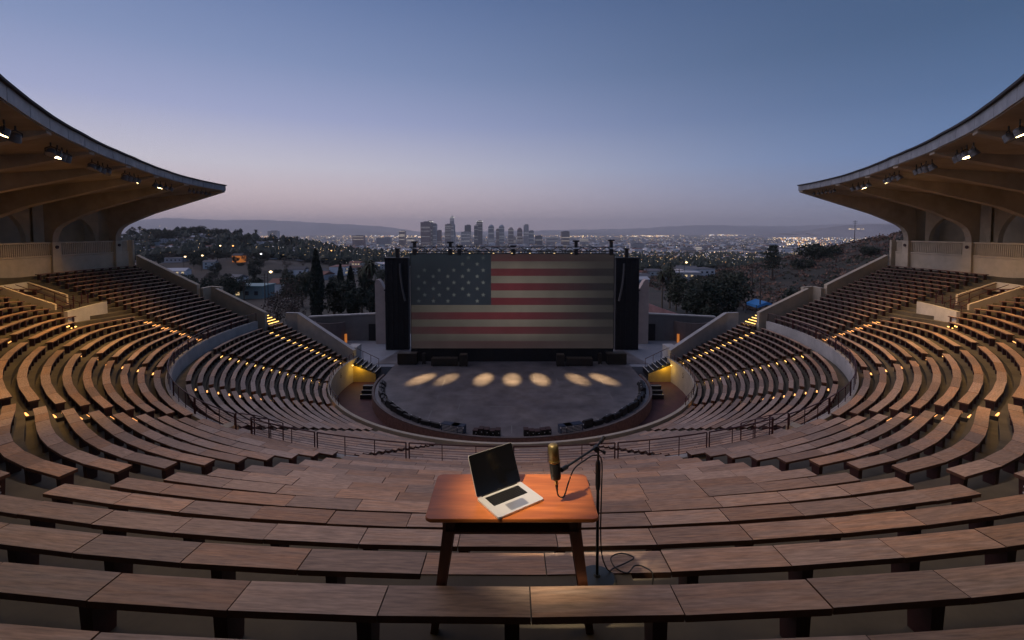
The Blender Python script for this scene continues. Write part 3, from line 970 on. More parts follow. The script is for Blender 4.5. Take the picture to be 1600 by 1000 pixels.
# ------------------------------------------------------------------ big screen
SY = 4.8
root = empty('stage_screen', (0, SY, 0))
tag(root, 'huge wide stage screen showing a dim faded flag with stars and stripes', 'screen')
def fm(name, col, st, fade, dull=(.026, .021, .021)):
    m = bpy.data.materials.new(name); m.use_nodes = True
    t = m.node_tree; b = t.nodes['Principled BSDF']
    b.inputs['Base Color'].default_value = (.01, .01, .012, 1); b.inputs['Roughness'].default_value = .7; b.inputs['Specular IOR Level'].default_value = .15
    co = t.nodes.new('ShaderNodeTexCoord'); mp = t.nodes.new('ShaderNodeMapping')
    t.links.new(co.outputs['Object'], mp.inputs[0])
    nz = t.nodes.new('ShaderNodeTexNoise'); nz.inputs['Scale'].default_value = .55; nz.inputs['Detail'].default_value = 5
    t.links.new(mp.outputs[0], nz.inputs['Vector'])
    sx = t.nodes.new('ShaderNodeSeparateXYZ'); t.links.new(co.outputs['Object'], sx.inputs[0])
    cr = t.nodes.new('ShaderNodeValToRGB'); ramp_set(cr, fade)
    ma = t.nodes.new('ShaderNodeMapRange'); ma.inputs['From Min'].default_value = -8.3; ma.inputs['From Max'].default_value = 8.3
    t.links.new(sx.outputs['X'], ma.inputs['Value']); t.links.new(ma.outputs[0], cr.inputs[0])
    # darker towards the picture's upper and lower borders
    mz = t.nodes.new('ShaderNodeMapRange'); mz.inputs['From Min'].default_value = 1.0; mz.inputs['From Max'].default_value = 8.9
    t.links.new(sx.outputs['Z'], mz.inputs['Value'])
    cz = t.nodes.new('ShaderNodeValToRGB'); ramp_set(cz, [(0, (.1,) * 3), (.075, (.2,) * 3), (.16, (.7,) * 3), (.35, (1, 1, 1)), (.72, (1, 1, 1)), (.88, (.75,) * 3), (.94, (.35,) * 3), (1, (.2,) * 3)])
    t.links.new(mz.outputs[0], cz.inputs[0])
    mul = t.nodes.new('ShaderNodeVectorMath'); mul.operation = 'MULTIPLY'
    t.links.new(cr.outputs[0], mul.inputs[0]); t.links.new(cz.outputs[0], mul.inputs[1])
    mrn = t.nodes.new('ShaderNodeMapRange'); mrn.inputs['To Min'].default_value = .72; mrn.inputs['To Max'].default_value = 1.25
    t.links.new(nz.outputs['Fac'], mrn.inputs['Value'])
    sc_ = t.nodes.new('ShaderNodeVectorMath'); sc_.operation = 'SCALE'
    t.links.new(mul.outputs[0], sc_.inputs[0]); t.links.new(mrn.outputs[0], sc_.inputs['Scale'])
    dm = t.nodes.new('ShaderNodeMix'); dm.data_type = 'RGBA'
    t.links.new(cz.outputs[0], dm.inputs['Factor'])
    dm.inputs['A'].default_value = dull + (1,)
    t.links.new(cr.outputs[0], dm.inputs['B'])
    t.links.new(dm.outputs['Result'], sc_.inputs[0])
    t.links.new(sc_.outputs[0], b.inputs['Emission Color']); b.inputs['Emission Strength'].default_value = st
    m.cycles.emission_sampling = 'NONE'
    return m
g1 = lambda c, a: tuple(x * a for x in c)
red = (.066, .015, .018); wht = (.098, .082, .068); blu = (.014, .017, .023)
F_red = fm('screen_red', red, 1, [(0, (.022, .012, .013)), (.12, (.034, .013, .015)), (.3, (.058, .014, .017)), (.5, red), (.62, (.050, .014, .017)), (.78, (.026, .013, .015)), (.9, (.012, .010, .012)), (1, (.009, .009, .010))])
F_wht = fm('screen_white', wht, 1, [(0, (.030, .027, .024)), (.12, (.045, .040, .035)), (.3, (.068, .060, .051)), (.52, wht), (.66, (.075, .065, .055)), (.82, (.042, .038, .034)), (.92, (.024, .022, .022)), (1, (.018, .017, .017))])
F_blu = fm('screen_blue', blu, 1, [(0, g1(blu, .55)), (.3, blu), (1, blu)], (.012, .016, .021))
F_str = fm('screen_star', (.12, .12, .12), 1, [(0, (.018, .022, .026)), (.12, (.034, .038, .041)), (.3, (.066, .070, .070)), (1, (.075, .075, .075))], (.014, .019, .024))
X0, X1, Z0, Z1 = -8.22, 8.28, 1.10, 8.84
mb = MB(); mb.box(((X0 + X1) / 2, .14, (Z0 + Z1) / 2), (X1 - X0 + .1, .24, Z1 - Z0 + .1)); mb.build('cabinet', M_black, root)
mb = MB()
hs = (Z1 - Z0) / 13; xc = X0 + (X1 - X0) * .395
for i in range(13):
    z1 = Z1 - i * hs; z0 = z1 - hs
    xa = xc if i < 7 else X0
    mb.add([(xa, .015, z0), (X1, .015, z0), (X1, .015, z1), (xa, .015, z1)], [(0, 1, 2, 3)], 0 if i % 2 == 0 else 1)
mb.add([(X0, .015, Z1 - 7 * hs), (xc, .015, Z1 - 7 * hs), (xc, .015, Z1), (X0, .015, Z1)], [(0, 1, 2, 3)], 2)
cw = xc - X0; ch = 7 * hs
for j in range(8):
    for i in range(5):
        cx = X0 + cw * ((.17 if j % 2 == 0 else .095) + .183 * i)
        cz = Z1 - ch * (.075 + .121 * j)
        vis = 1 if (j > 1 or i > 2) else 0
        if j == 7 and i > 2 and i != 4: vis = 0
        if not vis: continue
        r = ch * .046
        vs = []
        for q in range(10):
            rr = r if q % 2 == 0 else r * .45
            a = math.pi / 2 + q * math.pi / 5
            vs.append((cx + rr * math.cos(a), .011, cz + rr * math.sin(a)))
        vs.append((cx, .011, cz))
        mb.add(vs, [(q, (q + 1) % 10, 10) for q in range(10)], 3)
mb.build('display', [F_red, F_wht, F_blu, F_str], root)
mb = MB(); mb.box((0, .3, .52), (16.6, .5, 1.04)); mb.build('base_skirt', M_black, root)
# truss above the screen
tr = empty('lighting_truss', (0, SY + .1, 9.0)); tag(tr, 'dark lighting truss with motors running along the top of the stage screen', 'truss')
mb = MB()
for z in (.06, .40):
    for y in (-.18, .18):
        mb.tube([(-8.3, y, z), (8.5, y, z)], .035, 6)
mb.build('chord', M_gear, tr)
mb = MB()
for i in range(34):
    x = -8.3 + i * .5
    for y in (-.18, .18):
        mb.tube([(x, y, .06 if i % 2 else .40), (x + .5, y, .40 if i % 2 else .06)], .016, 4)
mb.build('lacing', M_gear, tr)
for x, h in ((-7.9, .40), (-5.0, .38), (5.2, .48), (8.05, .54), (-4.25, .08), (.1, .08)):
    mb = MB(); mb.box((x, 0, .35 + h / 2), (.24, .3, h)); mb.box((x, 0, .4 + h), (.5, .36, .13)); mb.box((x, 0, .0), (.3, .42, .5)); mb.build('motor', M_gear, tr)
# stage pool spotlights on the truss
pools = [-6.5, -4.7, -2.05, 0.0, 2.0, 4.7, 6.6]
for i, px in enumerate(pools):
    make_lamp((px * .72, SY - .45, 8.98), (px, .3, 0), .2, True, '%s truss spotlight from the left throwing a warm pool on the stage' % ORD[i], 14000 if abs(px) != 4.7 else 9500, 19, (1, .64, .31), 'truss spotlights over the stage', .5, M_lit2)
# side towers, drape panels
for s in (-1, 1):
    root = empty('speaker_tower', (s * 10.35, 9.0, 0)); tag(root, 'tall black draped tower at the %s edge of the screen' % SIDE[s], 'tower')
    mb = MB()
    nn = 9
    for q in range(nn):
        x = -1.05 + 2.1 * q / nn
        mb.box((x + 1.05 / nn, -.0 + (.05 if q % 2 else 0), 4.1), (2.1 / nn - .004, .6, 8.2))
    mb.build('drape', M_black, root)
    mb = MB(); mb.box((0, 0, 8.28), (2.2, .7, .12)); mb.build('top_beam', M_gear, root)
    mb = MB(); mb.box((-s * .05, 0, 8.7), (.3, .3, .75)); mb.box((-s * .05, 0, 9.1), (.5, .34, .12)); mb.build('motor', M_gear, root)
    mb = MB()
    mb.tube([(s * -.35 + s * .12 * math.sin(v * 1.3) * 0 - s * .06 * v * v / 9, -.42, 7.8 - .42 * v) for v in range(9)], .09, 8)
    mb.build('line_array', M_lamp, root)
# gear in front of the screen
def case(x, y, w, d, h, label, lids=1):
    root = empty('stage_case', (x, y, 0)); tag(root, label, 'equipment case')
    mb = MB(); mb.box((0, 0, h / 2 + .04), (w, d, h)); mb.build('body', M_gear, root)
    for i in range(lids):
        ww = w / lids
        mb = MB(); mb.box((-w / 2 + ww * (i + .5), 0, h + .062), (ww - .05, d - .06, .035)); mb.build('lid', mat('case_lid', (.05, .042, .035), .5), root)
    for cx in (-1, 1):
        for cyy in (-1, 1):
            mb = MB(); mb.box((cx * w * .42, cyy * d * .36, .03), (.1, .1, .058)); mb.build('caster', M_gear, root)
for s in (-1, 1):
    n_ = SIDE[s]
    case(s * 8.4, 4.25, 1.55, .7, .82, 'large black case at the %s corner under the screen' % n_)
    case(s * 5.35, 3.75, 2.1, .6, .55, 'long low black case with pale lids %s of centre' % n_, 4)
    case(s * 3.85, 3.7, .62, .62, .85, 'upright black case beside the long %s case' % n_)
    case(s * 7.1, 4.2, .25, .3, .8, 'small black stand beside the %s corner case' % n_)

# ------------------------------------------------------------------ stage house behind
for s in (-1, 1):
    nm = SIDE[s]
    root = empty('stage_wing', (s * 16, 12.4, 0)); tag(root, 'grey stucco stage wing with a dark loading door on the %s' % nm, 'building')
    mb = MB()
    mb.prism([(-3.9, -.6), (3.6, -.6), (3.6, 2.62), (-3.9, 2.25)][::1], lambda u, v, sd: Vector((-s * u, (0 if sd else .35), v)))
    mb.build('wall', M_back, root)
    mb = MB(); mb.prism([(-3.95, 2.24), (3.65, 2.61), (3.65, 2.73), (-3.95, 2.36)], lambda u, v, sd: Vector((-s * u, (-.06 if sd else .42), v)))
    mb.build('coping', M_grey, root)
    mb = MB(); mb.box((-s * 2.85, -.05, .82), (1.75, .12, 1.6)); mb.build('loading_door', M_black, root)
    # curved drum wall with an orange lit doorway
    mb = MB()
    for i in range(10):
        a = -100 + 16 * i; b = a + 16
        c = Vector((s * 1.6, .2, 0))
        q = []
        for z in (-.6, 1.95):
            for (t, r) in ((a, 1.6), (b, 1.6), (b, 1.75), (a, 1.75)):
                q.append(c + Vector((r * math.sin(R_(t)), -r * math.cos(R_(t)), z)))
        mb.hexa(q)
    mb.build('drum_wall', mat('drum_stucco', (.13, .10, .095), .85, var=.15, scale=1.2), root)
    mb = MB(); mb.box((-s * .05, -1.0, .42), (.22, .06, .84), R_(-s * 40)); mb.build('lit_doorway', mat('orange_door', (.5, .2, .05), .7, emit=(1, .30, .05), estr=.4), root)
    # tall curved pylon
    root = empty('pylon', (s * 12.35, 11.4, 0)); tag(root, 'tall pale pylon with a scooped top beside the %s tower' % nm, 'pylon')
    mb = MB()
    prof = [(-.62, -.6), (.75, -.6), (.75, 4.9), (.5, 5.0), (.15, 5.35), (-.1, 5.85), (-.32, 6.12), (-.55, 6.1), (-.66, 5.7)]
    mb.prism(prof, lambda u, v, sd: Vector((-s * u, (.5 if sd else -.3), v)))
    mb.build('shaft', M_pyl, root)
    mb = MB(); mb.box((-s * .45, -.1, 5.1), (.5, .5, .12)); mb.box((-s * .35, -.33, 4.4), (.1, .08, .8)); mb.build('bracket', M_gear, root)

# ------------------------------------------------------------------ desk, laptop, microphone
struct_b = MB(); struct_b.box((.12, -29.69, 7.58), (1.75, .56, .4)); struct(struct_b.build('landing', M_floor))
M_desk = mat('desk_wood', (.38, .115, .030), .36, var=.28, scale=3.2, bump=.05, grain=(.7, 7, 7), c2=(.30, .085, .022))
M_deskd = mat('desk_leg_wood', (.13, .045, .020), .42, var=.25, scale=4, grain=(6, 6, .8))
DZ = 8.67
desk = empty('desk', (0, -29.77, 7.78)); tag(desk, 'small mid-century wooden desk with splayed legs standing among the benches', 'desk')
mb = MB()
hw, hd, rc = .602, .298, .045
outl = []
for cx, cyy, a0 in ((hw - rc, hd - rc, 0), (-hw + rc, hd - rc, 90), (-hw + rc, -hd + rc, 180), (hw - rc, -hd + rc, 270)):
    for q in range(7):
        a = R_(a0 + q * 15)
        outl.append((cx + rc * math.cos(a), cyy + rc * math.sin(a)))
n = len(outl)
lay = [(.985, -.030), (1.0, -.022), (1.0, -.006), (.994, 0)]
for sc, z in lay:
    mb.v += [(x * sc, y * sc, z) for x, y in outl]
for L in range(3):
    for i in range(n):
        a = L * n + i; b = L * n + (i + 1) % n
        mb.f.append((a, b, b + n, a + n)); mb.m.append(0)
mb.f.append(tuple(range(n))[::-1]); mb.m.append(0)
mb.f.append(tuple(range(3 * n, 4 * n))); mb.m.append(0)
mb.build('desktop', M_desk, desk, loc=(0, 0, DZ - 7.78))
T = DZ - 7.78
# open shelf under the top
mb = MB(); mb.box((0, -.02, T - .145), (.96, .42, .016)); mb.build('shelf', M_deskd, desk)
mb = MB(); mb.box((0, .19, T - .085), (.96, .02, .10)); mb.build('back_panel', M_deskd, desk)
for sx in (-1, 1):
    mb = MB(); mb.box((sx * .478, -.02, T - .087), (.02, .42, .108)); mb.build('side_panel', M_deskd, desk)
    for sy in (-1, 1):
        y0, y1 = sy * .165, sy * .205
        mb = MB()
        q = []
        for z, x, yy, hwid in ((0, sx * .555, y1, .027), (T - .031, sx * .435, y0, .043)):
            for ax, ay in ((-1, -1), (1, -1), (1, 1), (-1, 1)):
                q.append((x + ax * hwid, yy + ay * hwid * .8, z))
        mb.hexa(q); mb.build('leg', M_deskd, desk)
    mb = MB(); mb.beam((sx * .50, -.19, .42), (sx * .50, .19, .42), .022, .03); mb.build('stretcher', M_deskd, desk)

M_alu = mat('aluminium', (.62, .61, .60), .42, metal=.55)
M_scr = mat('laptop_glass', (.004, .004, .005), .13)
M_key = mat('key_black', (.006, .006, .007), .6, spec=.2)
h0 = Vector((-.258, -29.848, DZ)); hd_ = Vector((.816, .578, 0)); fr = Vector((.578, -.816, 0))
LW, LD = .40, .288
lap = empty('laptop', h0 + hd_ * LW / 2 + fr * LD / 2); tag(lap, 'open silver laptop with a dark blank screen on the desk', 'laptop')
lap.rotation_euler = (0, 0, math.atan2(hd_.y, hd_.x))
# local: x along hinge, -y towards the front edge
def rr_slab(mb, w, d, z0, z1, rc=.014, inset=0, cx=0, cyy=0):
    o = []
    for sx, sy, a0 in ((1, 1, 0), (-1, 1, 90), (-1, -1, 180), (1, -1, 270)):
        for q in range(5):
            a = R_(a0 + q * 22.5)
            o.append((cx + sx * (w / 2 - rc) + rc * math.cos(a), cyy + sy * (d / 2 - rc) + rc * math.sin(a)))
    n = len(o)
    mb.add([(x, y, z0) for x, y in o] + [(x, y, z1) for x, y in o], [tuple(range(n))[::-1], tuple(range(n, 2 * n))] + [(i, (i + 1) % n, (i + 1) % n + n, i + n) for i in range(n)])
mb = MB(); rr_slab(mb, LW, LD, .004, .017); bs = mb.build('base', M_alu, lap)
mb = MB(); rr_slab(mb, LW * .985, LD * .98, .0012, .0038); mb.build('underside', M_key, lap)
mb = MB(); rr_slab(mb, .30, .125, .0172, .0176, .006, cyy=.05); kb = mb.build('keyboard', M_key, lap)
kx = MB(); kx.box((0, 0, 0), (.0168, .0168, .0022)); kme = kx.mesh('key', M_key)
kw = MB(); kw.box((0, 0, 0), (.0045, .0012, .0003)); kwm = kw.mesh('key_legend', mat('key_legend', (.16, .16, .16), .5))
for r in range(6):
    for c in range(14):
        if r == 5 and 4 <= c <= 8:
            if c == 6:
                sp = MB(); sp.box((0, 0, 0), (.096, .0168, .0022)); link('key', sp.mesh('key', M_key), kb, (-.140 + .0205 * c + .002, .102 - .0205 * r, .0188))
            continue
        o = link('key', kme, kb, (-.136 + .0208 * c, .102 - .0205 * r, .0188))
        lg = link('key_legend', kwm, kb, (-.136 + .0208 * c, .102 - .0205 * r, .02008))
mb = MB(); rr_slab(mb, .155, .085, .0171, .0173, .006, cyy=-.082); mb.build('trackpad', mat('trackpad', (.46, .46, .47), .3, metal=.8), lap)
mb = MB(); mb.tube([(-LW * .40, LD / 2 - .002, .018), (LW * .40, LD / 2 - .002, .018)], .006, 8); mb.build('hinge', M_key, lap)
scr = MB()
up = Vector((0, .13, .268)); ul = up.length; upn = up.normalized(); nrm = Vector((0, -upn.z, upn.y))
def scr_slab(w, h, off, t, rc, y0):
    o = []
    for sx, sy, a0 in ((1, 1, 0), (-1, 1, 90), (-1, -1, 180), (1, -1, 270)):
        for q in range(5):
            a = R_(a0 + q * 22.5)
            o.append((sx * (w / 2 - rc) + rc * math.cos(a), y0 + h / 2 + sy * (h / 2 - rc) + rc * math.sin(a)))
    n = len(o); org = Vector((0, LD / 2 - .002, .018))
    vs = [org + Vector((x, 0, 0)) + upn * y + nrm * off for x, y in o] + [org + Vector((x, 0, 0)) + upn * y + nrm * (off + t) for x, y in o]
    m = MB(); m.add(vs, [tuple(range(n))[::-1], tuple(range(n, 2 * n))] + [(i, (i + 1) % n, (i + 1) % n + n, i + n) for i in range(n)])
    return m
lid = scr_slab(LW, ul - .006, -.006, .006, .012, .004).build('lid', M_alu, lap)
scr_slab(LW * .99, ul - .010, .0003, .0012, .010, .006).build('display_glass', M_scr, lid)
mb = MB(); mb.box((0, LD / 2 + .0005 , .0255), (.03, .0008, .003), 0); mb.build('logo_text', M_lamp, lid)

# microphone on a boom stand
stand = empty('microphone_stand', (.70, -29.47, 7.78)); tag(stand, 'dark boom microphone stand with round base at the right of the desk', 'microphone stand')
so = stand.location
mb = MB(); mb.lathe([(.155, 0), (.155, .012), (.14, .022), (.03, .035), (.022, .05)], 28); mb.build('base', mat('base_iron', (.045, .052, .05), .4, metal=.5), stand, smooth=False)
mb = MB(); mb.tube([(0, 0, .03), (0, 0, .82)], .0125, 12); mb.build('lower_tube', M_metal, stand)
mb = MB(); mb.tube([(0, 0, .76), (0, 0, .80), (0, 0, .98), (0, 0, 1.0)], [.016, .021, .021, .014], 12); mb.build('clutch', M_gear, stand)
mb = MB(); mb.tube([(0, 0, .98), (0, 0, 1.10)], .009, 10); mb.build('upper_tube', M_metal, stand)
piv = Vector((.684, -29.47, 8.882)); mnt = Vector((.372, -29.845, 8.905))
bd = (mnt - piv).normalized()
end = piv - bd * .13 + Vector((.0, 0, .055))
mb = MB(); mb.tube([end - so, piv - so + Vector((0, 0, .012)), mnt - so - bd * .03], .0085, 8); mb.build('boom', M_metal, stand)
mb = MB(); mb.tube([end - so, (end * .55 + piv * .45) - so], .016, 10); mb.build('counterweight', M_gear, stand)
mb = MB(); mb.lathe([(.024, -.02), (.026, 0), (.024, .02)], 12, Matrix.Translation(piv - so) @ Matrix.Rotation(R_(90), 4, 'X')); mb.tube([piv - so, piv - so + Vector((.06, -.01, -.025))], .007, 6); mb.tube([piv - so + Vector((.05, -.01, -.022)), piv - so + Vector((.072, -.012, -.03))], .014, 8); mb.build('pivot_knob', M_gear, stand)
mb = MB(); mb.tube([mnt - so - bd * .05, mnt - so + bd * .02], .017, 10); mb.build('swivel', M_metal, stand)
# microphone
mt, mbm = Vector((.297, -29.86, 9.103)), Vector((.322, -29.86, 8.832))
mic = empty('microphone', mbm); tag(mic, 'large black and brass studio microphone hanging from the boom over the desk', 'microphone')
ax = (mt - mbm); Lm = ax.length
q4 = ax.to_track_quat('Z', 'Y').to_matrix().to_4x4()
mb = MB(); mb.lathe([(.018, 0), (.036, .012), (.039, .03), (.0395, .135), (.038, .14)], 24, q4); mb.build('body', mat('mic_body', (.014, .014, .015), .35), mic, smooth=True)
mb = MB(); mb.lathe([(.041, .138), (.042, .140), (.042, .150), (.041, .152)], 24, q4); mb.build('ring', mat('brass', (.65, .45, .16), .25, metal=.95), mic, smooth=False)
mb = MB(); mb.lathe([(.038, .152), (.038, .235), (.036, .256), (.028, .266), (.01, .270)], 24, q4)
M_grille = mat('grille', (.20, .155, .07), .45, metal=.7, var=.4, scale=220)
mb.build('grille', M_grille, mic, smooth=True)
mb = MB(); mb.lathe([(.013, -.034), (.013, .002)], 14, q4); mb.build('connector', mat('brass', (.6, .4, .15), .3), mic)
mb = MB(); mb.tube([(mnt + bd * .015) - mbm, Vector((.035, 0, .07))], .008, 8); mb.build('mount', M_metal, mic)
# cable
cbl = empty('microphone_cable', mbm); tag(cbl, 'thin black microphone cable running down the stand to a loose coil', 'cable')
def spline(pts, n=8):
    pts = [Vector(p) for p in pts]; out = []
    for i in range(len(pts) - 1):
        p0 = pts[max(i - 1, 0)]; p1 = pts[i]; p2 = pts[i + 1]; p3 = pts[min(i + 2, len(pts) - 1)]
        for q in range(n):
            t = q / n
            out.append(.5 * ((2 * p1) + (p2 - p0) * t + (2 * p0 - 5 * p1 + 4 * p2 - p3) * t * t + (3 * p1 - p0 - 3 * p2 + p3) * t ** 3))
    return out + [pts[-1]]
dn = -ax.normalized()
mb = MB(); mb.tube([dn * .03, dn * .085], [.0125, .007], 10); mb.build('plug', M_gear, cbl)
A0 = mbm + dn * .085
pts = [A0, A0 + Vector((.012, 0, -.035)), A0 + Vector((.05, .01, -.045)), Vector((.42, -29.80, 8.78)), Vector((.47, -29.75, 8.86)), Vector((.58, -29.60, 8.855)), Vector((.66, -29.50, 8.84)), Vector((.722, -29.50, 8.80)), Vector((.725, -29.49, 8.5)), Vector((.722, -29.49, 8.2)), Vector((.74, -29.47, 7.98)), Vector((.80, -29.43, 7.83)),
       Vector((.86, -29.37, 7.805)), Vector((1.0, -29.30, 7.81)), Vector((1.06, -29.24, 7.806)), Vector((.97, -29.19, 7.806)), Vector((.86, -29.26, 7.82)), Vector((.87, -29.36, 7.806)), Vector((.96, -29.42, 7.80)), Vector((1.04, -29.36, 7.818)), Vector((1.12, -29.36, 7.806)), Vector((1.17, -29.43, 7.80)), Vector((1.15, -29.47, 7.70))]
mb = MB(); mb.tube([p - mbm for p in spline(pts)], .0058, 6); mb.build('cord', mat('cable_rubber', (.012, .012, .012), .5), cbl)

# ------------------------------------------------------------------ terrain
CY = -33.2
def gz(x, y):
    D = y - CY
    r = math.hypot(x, D)
    z = -2.6 - 72 * (1 - math.exp(-max(0, r - 48) / 1250))
    z += 31 * math.exp(-((x + 345) / 175) ** 2 - ((y - 430) / 115) ** 2)
    z += 10 * math.exp(-((x + 190) / 90) ** 2 - ((y - 250) / 70) ** 2)
    z += 27 * sm(52, 175, x) * math.exp(-((y - 128) / 82) ** 2) * (1 - sm(330, 600, x))
    if r > 250:
        f = min(1, (r - 250) / 600)
        z += f * (3.2 * math.sin(x / 171 + 1.3) * math.cos(y / 233) + 2.2 * math.sin(x / 67 + y / 91) + 5 * math.sin(x / 610 + 2) * math.sin(y / 480 + .6))
    f = sm(2600, 3600, r)
    z = z * (1 - f) + (-74) * f
    Rb = math.hypot(x, y)
    f = 1 - sm(36, 48, Rb)
    return z * (1 - f) + (-2.7) * f
def graded(a, b, n, p=3.2):
    out = []
    for i in range(n + 1):
        t = -1 + 2 * i / n
        v = math.copysign(abs(t) ** p, t)
        out.append((a + b) / 2 + (b - a) / 2 * v)
    return out
gx = graded(-16500, 16500, 230, 4.0)
gy = []
for i in range(220):
    t = i / 219
    gy.append(-120 + 160 * t * 1.3 + 15500 * t ** 4.5)
mb = MB()
for y in gy:
    for x in gx:
        mb.v.append((x, y, gz(x, y)))
nx = len(gx)
for j in range(len(gy) - 1):
    for i in range(nx - 1):
        a = j * nx + i
        mb.f.append((a, a + 1, a + 1 + nx, a + nx)); mb.m.append(0)
M_ground = mat('dry_ground', (.058, .044, .032), .95, var=.4, scale=.05, bump=0, c2=(.028, .030, .021))
mg = M_ground.node_tree
struct(mb.build('ground', M_ground, smooth=True))

# far mountains
def ridge(name, y0, x0, x1, hf, depth, m, n=160):
    mb = MB()
    rows = 7
    rg = random.Random(3)
    for i in range(n + 1):
        x = x0 + (x1 - x0) * i / n
        h = hf(x)
        for j in range(rows):
            v = j / (rows - 1)
            k = math.sin(v * math.pi / 2) ** .9
            z = -75 + (h + 75) * k + (rg.uniform(-1, 1) * 22 * v * (1 - v) * 4 if h > -60 else 0)
            mb.v.append((x + rg.uniform(-60, 60) * (v < .95), y0 + depth * v + 260 * math.sin(x / 900 + v * 4) * (1 - v), z))
        mb.v.append((x, y0 + depth * 2, -75))
    R = rows + 1
    for i in range(n):
        for j in range(R - 1):
            a = i * R + j
            mb.f.append((a, a + R, a + R + 1, a + 1)); mb.m.append(0)
    return struct(mb.build(name, m, smooth=True))
M_mtn = mat('mountain_scrub_hazed', (.27, .235, .235), .95, var=.3, scale=.0015)  # scrub colour paled so it carries some of the haze itself
def hl(x):   # left range, summit height above stage level
    px = 800 + x / 12600 * 733
    t = [(-200, 395), (60, 330), (170, 355), (215, 430), (262, 545), (300, 500), (350, 455), (400, 470), (450, 420), (520, 330), (570, 260), (612, 180), (650, 20), (700, -70)]
    return 10.6 + (lerp_tab(t, px) - 10.6) * .70 + 5 * math.sin(x / 120) + 4 * math.sin(x / 57 + 1)
ridge('mountain_range', 11800, -15500, -1200, hl, 800, M_mtn)
def hr(x):
    px = 800 + x / 14200 * 733
    t = [(640, -70), (760, 30), (900, 150), (1000, 240), (1060, 420), (1110, 480), (1160, 430), (1230, 400), (1300, 520), (1380, 610), (1500, 560), (1750, 500)]
    return 10.6 + (lerp_tab(t, px) - 10.6) * .44 + 6 * math.sin(x / 140) + 4 * math.sin(x / 67)
ridge('mountain_range', 13400, -2900, 15500, hr, 800, M_mtn)
def hr2(x):
    px = 800 + x / 6500 * 733
    t = [(1130, -74), (1230, -20), (1290, 45), (1345, 110), (1400, 120), (1500, 90), (1650, 60)]
    return lerp_tab(t, px) + 3 * math.sin(x / 80)
ridge('foothill', 6200, 2700, 8200, hr2, 500, M_mtn, 80)

# ------------------------------------------------------------------ vegetation
def quad_leaf(mb, c, s, rg):
    d = Vector((rg.gauss(0, 1), rg.gauss(0, 1), rg.gauss(0, 1))).normalized()
    u = d.orthogonal().normalized(); v = d.cross(u)
    a = rg.uniform(0, 6.28)
    u, v = u * math.cos(a) + v * math.sin(a), v * math.cos(a) - u * math.sin(a)
    u *= s; v *= s * rg.uniform(.5, .9)
    c = Vector(c)
    mb.add([c - u - v * .4, c + u * .2 - v, c + u, c + v], [(0, 1, 2, 3)])
def crown_round(w, h, zc, n, s, seed, ncl=16):
    rg = random.Random(seed); mb = MB()
    cl = []
    for i in range(ncl):
        while True:
            p = Vector((rg.uniform(-1, 1), rg.uniform(-1, 1), rg.uniform(-1, 1)))
            if .25 < p.length < .95: break
        cl.append((Vector((p.x * w / 2, p.y * w / 2, zc + p.z * h / 2)), rg.uniform(.22, .38) * w / 2 * 1.2))
    for i in range(n):
        c, r = cl[i % ncl]
        p = Vector((rg.gauss(0, 1), rg.gauss(0, 1), rg.gauss(0, .8))).normalized() * r * rg.uniform(.5, 1.05)
        quad_leaf(mb, c + p, s * rg.uniform(.6, 1.3), rg)
    return mb
def trunk_mesh(h, r, limbs, seed, m, spread=.35):
    rg = random.Random(seed); mb = MB()
    top = Vector((rg.uniform(-.05, .05) * h, rg.uniform(-.05, .05) * h, h))
    mb.tube([(0, 0, -.6), (0, 0, h * .3), top * .65, top], [r * 1.25, r, r * .75, r * .4], 7)
    for i in range(limbs):
        a = 6.28 * i / limbs + rg.uniform(-.4, .4)
        st_ = top * rg.uniform(.5, .9)
        L = h * spread * rg.uniform(.7, 1.2)
        e = st_ + Vector((math.cos(a) * L, math.sin(a) * L, L * rg.uniform(.4, .9)))
        mb.tube([st_, (st_ + e) / 2 + Vector((0, 0, .1 * L)), e], [r * .45, r * .3, r * .12], 5)
    return mb.mesh('trunk', m)
TREE = {}
TREE['oak'] = ('round leafy tree', [crown_round(7, 5.6, 4.6, 2600, .26, 1).mesh('crown', M_leafd)], trunk_mesh(3.6, .26, 5, 2, M_bark))
TREE['oak2'] = ('broad leafy tree', [crown_round(8, 5.0, 4.4, 2600, .27, 4, 20).mesh('crown', M_leafm)], trunk_mesh(3.4, .24, 6, 5, M_bark))
TREE['brown'] = ('brownish sparse tree', [crown_round(6.5, 4.6, 4.2, 1100, .16, 7, 22).mesh('crown', M_leafb)], trunk_mesh(3.6, .18, 9, 8, M_bark, .5))
TREE['bush'] = ('low rounded bush', [crown_round(6, 2.8, 1.2, 1300, .24, 9, 14).mesh('crown', M_leafd)], trunk_mesh(1.2, .12, 4, 10, M_bark))
rg = random.Random(12); mb = MB()
for i in range(6000):
    t = rg.random() ** .8
    z = .3 + 9.2 * t
    r = 1.15 * (math.sin(math.pi * min(1, .12 + t * .88)) ** .6) * (1 - .45 * t) * rg.uniform(.45, 1.02)
    a = rg.uniform(0, 6.28)
    quad_leaf(mb, (r * math.cos(a), r * math.sin(a), z), .2 * rg.uniform(.6, 1.2), rg)
TREE['cypress'] = ('tall narrow cypress', [mb.mesh('crown', M_leafd)], trunk_mesh(6, .2, 0, 13, M_bark))
rg = random.Random(14); mb = MB()
